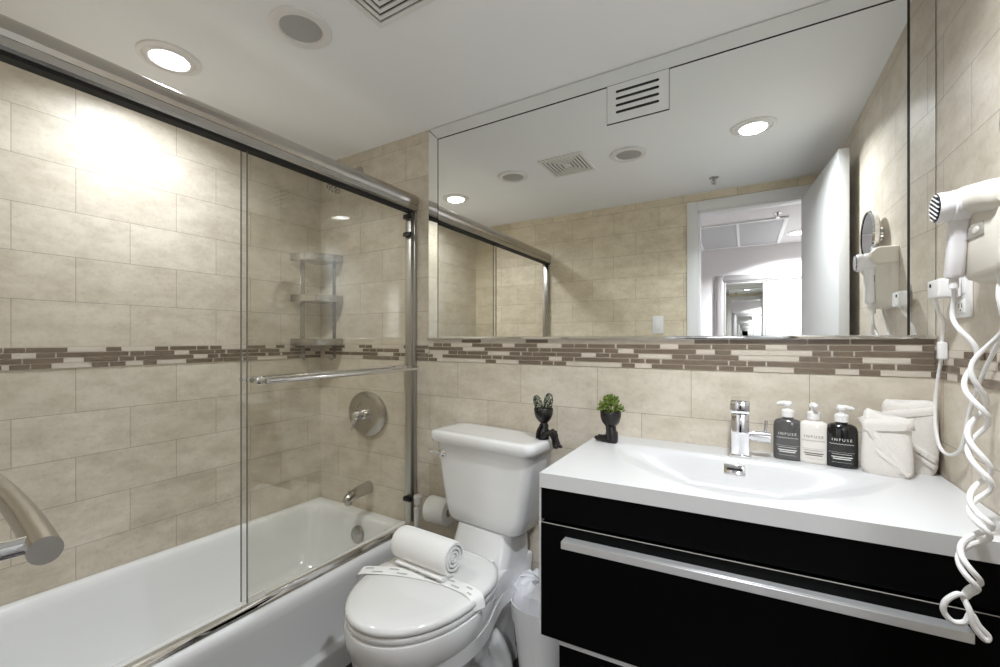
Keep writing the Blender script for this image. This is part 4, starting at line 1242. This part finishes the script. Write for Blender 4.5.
pa = thing('plug_adapter', 'white plug adapter in the wall outlet under the dryer handset', 'plug', (XR-0.02, 1.36, 1.31))
obj('housing', B().box(XR-0.046, XR-0.0095, 1.325, 1.392, 1.290, 1.332, 0.004, 3), M['plastic'], pa)
obj('test_button', B().box(XR-0.0475, XR-0.0455, 1.366, 1.374, 1.316, 1.324, 0.0008), M['rubber'], pa, label='small dark button')
# adapter cord: hangs in a loop beside the towels and rises towards the door
cpts = [(0.372, 1.372, 1.290), (0.380, 1.385, 1.262), (0.396, 1.409, 1.238), (0.398, 1.427, 1.196), (0.398, 1.433, 1.154), (0.398, 1.455, 1.099), (0.396, 1.462, 1.049), (0.392, 1.448, 0.991), (0.390, 1.415, 0.948),
        (0.390, 1.365, 0.938), (0.393, 1.315, 0.958), (0.394, 1.290, 0.998), (0.396, 1.279, 1.041), (0.396, 1.252, 1.086), (0.396, 1.21, 1.138), (0.397, 1.165, 1.187), (0.398, 1.11, 1.24), (0.400, 1.02, 1.34), (0.402, 0.97, 1.44)]
pl = obj('cord', B().tube(smoothpath(cpts, 7), 0.0036, 8), M['plastic'], pa, label='thin white cord hanging in a loop')
obj('inline_switch', B().box(0.390, 0.406, 1.418, 1.436, 1.150, 1.192, 0.004, 3), M['plastic'], pa)

hdr = thing('hair_dryer', 'cream wall-mounted hair dryer with coiled cord on the right wall', 'hair dryer', (XR, 1.11, 1.3))
# wall housing: rounded box, upper part carries a rounded shelf for the barrel
b = B()
HXf = 0.356
def hring(x, y0, y1, z0, z1, r):
    cy, cz_ = (y0+y1)/2, (z0+z1)/2
    return [(x, p[0], p[1]) for p in [(q[0], q[1]) for q in rrect((y1-y0)/2, (z1-z0)/2, r, 0, 8, cy, cz_)]]
b.loft([hring(XR-0.0005, 1.030, 1.192, 1.300, 1.462, 0.020), hring(XR-0.030, 1.030, 1.192, 1.302, 1.460, 0.020), hring(HXf+0.016, 1.034, 1.188, 1.304, 1.456, 0.028), hring(HXf+0.005, 1.036, 1.186, 1.309, 1.444, 0.026), hring(HXf, 1.042, 1.180, 1.316, 1.440, 0.022)])
hs = obj('housing', b, M['cream_plastic'], hdr, angle=50)
b = B()
cr = []
for y, q, zc_ in ((1.036, 0.55, 1.436), (1.042, 0.8, 1.437), (1.056, 0.95, 1.440), (1.090, 1.0, 1.447), (1.182, 1.0, 1.464), (1.190, 0.95, 1.465), (1.195, 0.8, 1.465)):
    rr_q = 0.029*q; xc_q = 0.367
    cr.append([(XR-0.0006, y, zc_-rr_q)] + [(xc_q+rr_q*cos(a), y, zc_+rr_q*sin(a)) for a in [3*pi/2-pi*j/16 for j in range(17)]] + [(XR-0.0006, y, zc_+rr_q)])
b.loft(cr)
obj('cradle', b, M['cream_plastic'], hs)
obj('switch', B().box(HXf-0.0022, HXf+0.001, 1.090, 1.176, 1.382, 1.405, 0.001), M['grey_plastic'], hs, label='grey rocker switch')
obj('rocker', B().ball((HXf-0.002, 1.116, 1.394), 0.002, 0.014, 0.007, 16, 8), M['cream_plastic'], hs)
# handset
hsx = obj('handset', B().lathe([(0.0265, 0.0), (0.0285, 0.004), (0.0285, 0.018), (0.0270, 0.020), (0.0300, 0.022), (0.0300, 0.052), (0.0270, 0.062), (0.0260, 0.075)], 32, along((0.312, 1.152, 1.449), (1, 0.02, 0)), False, True), M['dryer_white'], hdr)
b = B()
hrings = []
for t, hx_, hy_ in ((0.0, 0.0155, 0.0145), (0.25, 0.0135, 0.0135), (0.6, 0.0125, 0.013), (0.95, 0.0130, 0.0135), (1.0, 0.0115, 0.0115)):
    c = Vector((0.345, 1.155, 1.432)).lerp(Vector((0.343, 1.172, 1.316)), t)
    hrings.append([(p[0], p[1], c.z) for p in rrect(hx_, hy_, 0.008, c.z, 5, c.x, c.y)])
b.loft(hrings)
b.cyl((0.343, 1.172, 1.318), (0.343, 1.173, 1.296), 0.007, 14)
obj('grip', b, M['dryer_white'], hsx)
# intake grille: dark disc with pale slats
b = B().lathe([(0.0245, 0.0), (0.0245, 0.002), (0.002, 0.002)], 32, along((0.3125, 1.152, 1.449), (-1, 0, 0)))
obj('intake', b, M['dark'], hsx, label='dark air intake')
b = B()
for i in range(-3, 4):
    zz = i*0.0078
    hl = math.sqrt(max(0, 0.0245**2-zz*zz))
    k = b.mark(); b.box(-0.0018, 0.0006, -hl, hl, -0.0009, 0.0009)
    b.xf(k, Matrix.Translation((0.3105, 1.152, 1.449)) @ rotM('X', 28) @ Matrix.Translation((0, 0, zz)))
obj('grille', b, M['dryer_white'], hsx)
# coiled cord from handset down over the basin edge and back to the housing
def coil(center, r0, turns, phase, sub):
    P = smoothpath(center, sub); n = len(P); out = []
    for i, p in enumerate(P):
        t = i/(n-1)
        a = phase+2*pi*turns*t
        rr4 = r0(t)
        out.append((p.x+rr4*cos(a)*0.75, p.y+rr4*sin(a), p.z))
    return out
common = [(0.358, 1.130, 1.105), (0.354, 1.108, 1.054), (0.350, 1.092, 1.003), (0.343, 1.064, 0.958), (0.333, 1.030, 0.920), (0.322, 1.004, 0.894), (0.310, 0.990, 0.858), (0.304, 0.984, 0.819), (0.300, 0.980, 0.785)]
c1 = [(0.343, 1.173, 1.298), (0.356, 1.190, 1.231), (0.358, 1.160, 1.165)] + common
c2 = [(0.372, 1.075, 1.300), (0.368, 1.085, 1.231), (0.362, 1.105, 1.165)] + common
env = lambda t: 0.0165*min(1, t/0.12)*(1.0 if t < 0.93 else max(0.3, (1-t)/0.07))
k1 = coil(c1, env, 5.1, 0.6, 12); k2 = coil(c2, env, 4.9, 0.6+pi*0.7, 12)
e1_ = k1[-1]; e2_ = k2[-1]
endl = smoothpath([e1_, (0.290, 0.978, 0.790), (0.276, 0.976, 0.775), (0.274, 0.976, 0.758), (0.284, 0.975, 0.746), (0.297, 0.974, 0.750), (0.304, 0.975, 0.765), (0.312, 0.974, 0.750), (0.322, 0.974, 0.737), (0.318, 0.972, 0.731), (0.306, 0.972, 0.748), (0.302, 0.974, 0.770), e2_], 7)
path = [Vector(p) for p in k1] + [Vector(p) for p in endl[1:-1]] + [Vector(p) for p in reversed(k2)]
obj('coiled_cord', B().tube(path, 0.0042, 9), M['plastic'], hdr, label='white coiled cord')
obj('cord_boot', B().cyl((0.372, 1.075, 1.312), (0.372, 1.075, 1.285), 0.007, 14, 0.0055), M['plastic'], hdr)

# round magnifying mirror on the right wall (seen only in the big mirror)
mm = thing('magnifying_mirror', 'round chrome magnifying mirror on the wall above the hair dryer', 'mirror', (XR, 0.93, 1.53))
Mm = along((XR-0.030, 0.992, 1.566), (-1, 0.02, 0)) @ Matrix.Diagonal((0.74, 0.74, 1, 1))
obj('rim', B().lathe([(0.108, -0.010), (0.116, -0.006), (0.118, 0.006), (0.112, 0.012), (0.106, 0.011)], 48, Mm, True, False), M['chrome'], mm)
obj('glass', B().lathe([(0.107, 0.009), (0.002, 0.007)], 48, Mm, True, True), M['mirror'], mm)
obj('arm', B().tube(smoothpath([(XR-0.001, 0.992, 1.566), (XR-0.012, 0.992, 1.566), (XR-0.021, 0.992, 1.566)], 5), 0.007, 10), M['chrome'], mm)
obj('wall_plate', B().lathe([(0.028, 0), (0.027, 0.008), (0.010, 0.012), (0.002, 0.012)], 24, along((XR-0.0005, 0.992, 1.566), (-1, 0, 0))), M['chrome'], mm)

# ================================================================== GRAB BAR on the doorway wall
gb = thing('grab_bar', 'thick satin metal bar end in front of the tub, close to the camera', 'grab bar', (-0.6, F0, 1.04))
pts = smoothpath([(-0.428, 0.098, 1.046), (-0.52, 0.107, 1.046), (-0.64, 0.114, 1.046), (-0.78, 0.116, 1.046), (-0.95, 0.108, 1.046), (-1.06, 0.09, 1.046)], 6)
obj('bar', B().tube(pts, 0.0098, 24), M['nickel'], gb)
for x, y in ((-0.450, 0.100), (-1.03, 0.09)):
    obj('post', B().tube([(x, y, 1.046), (x-0.006, F0+0.004, 1.052)], 0.0065, 16), M['chrome'], gb)
    obj('flange', B().lathe([(0.026, 0), (0.024, 0.008), (0.009, 0.012)], 24, along((x-0.006, F0+0.0003, 1.052), (0, 1, 0))), M['nickel'], gb)
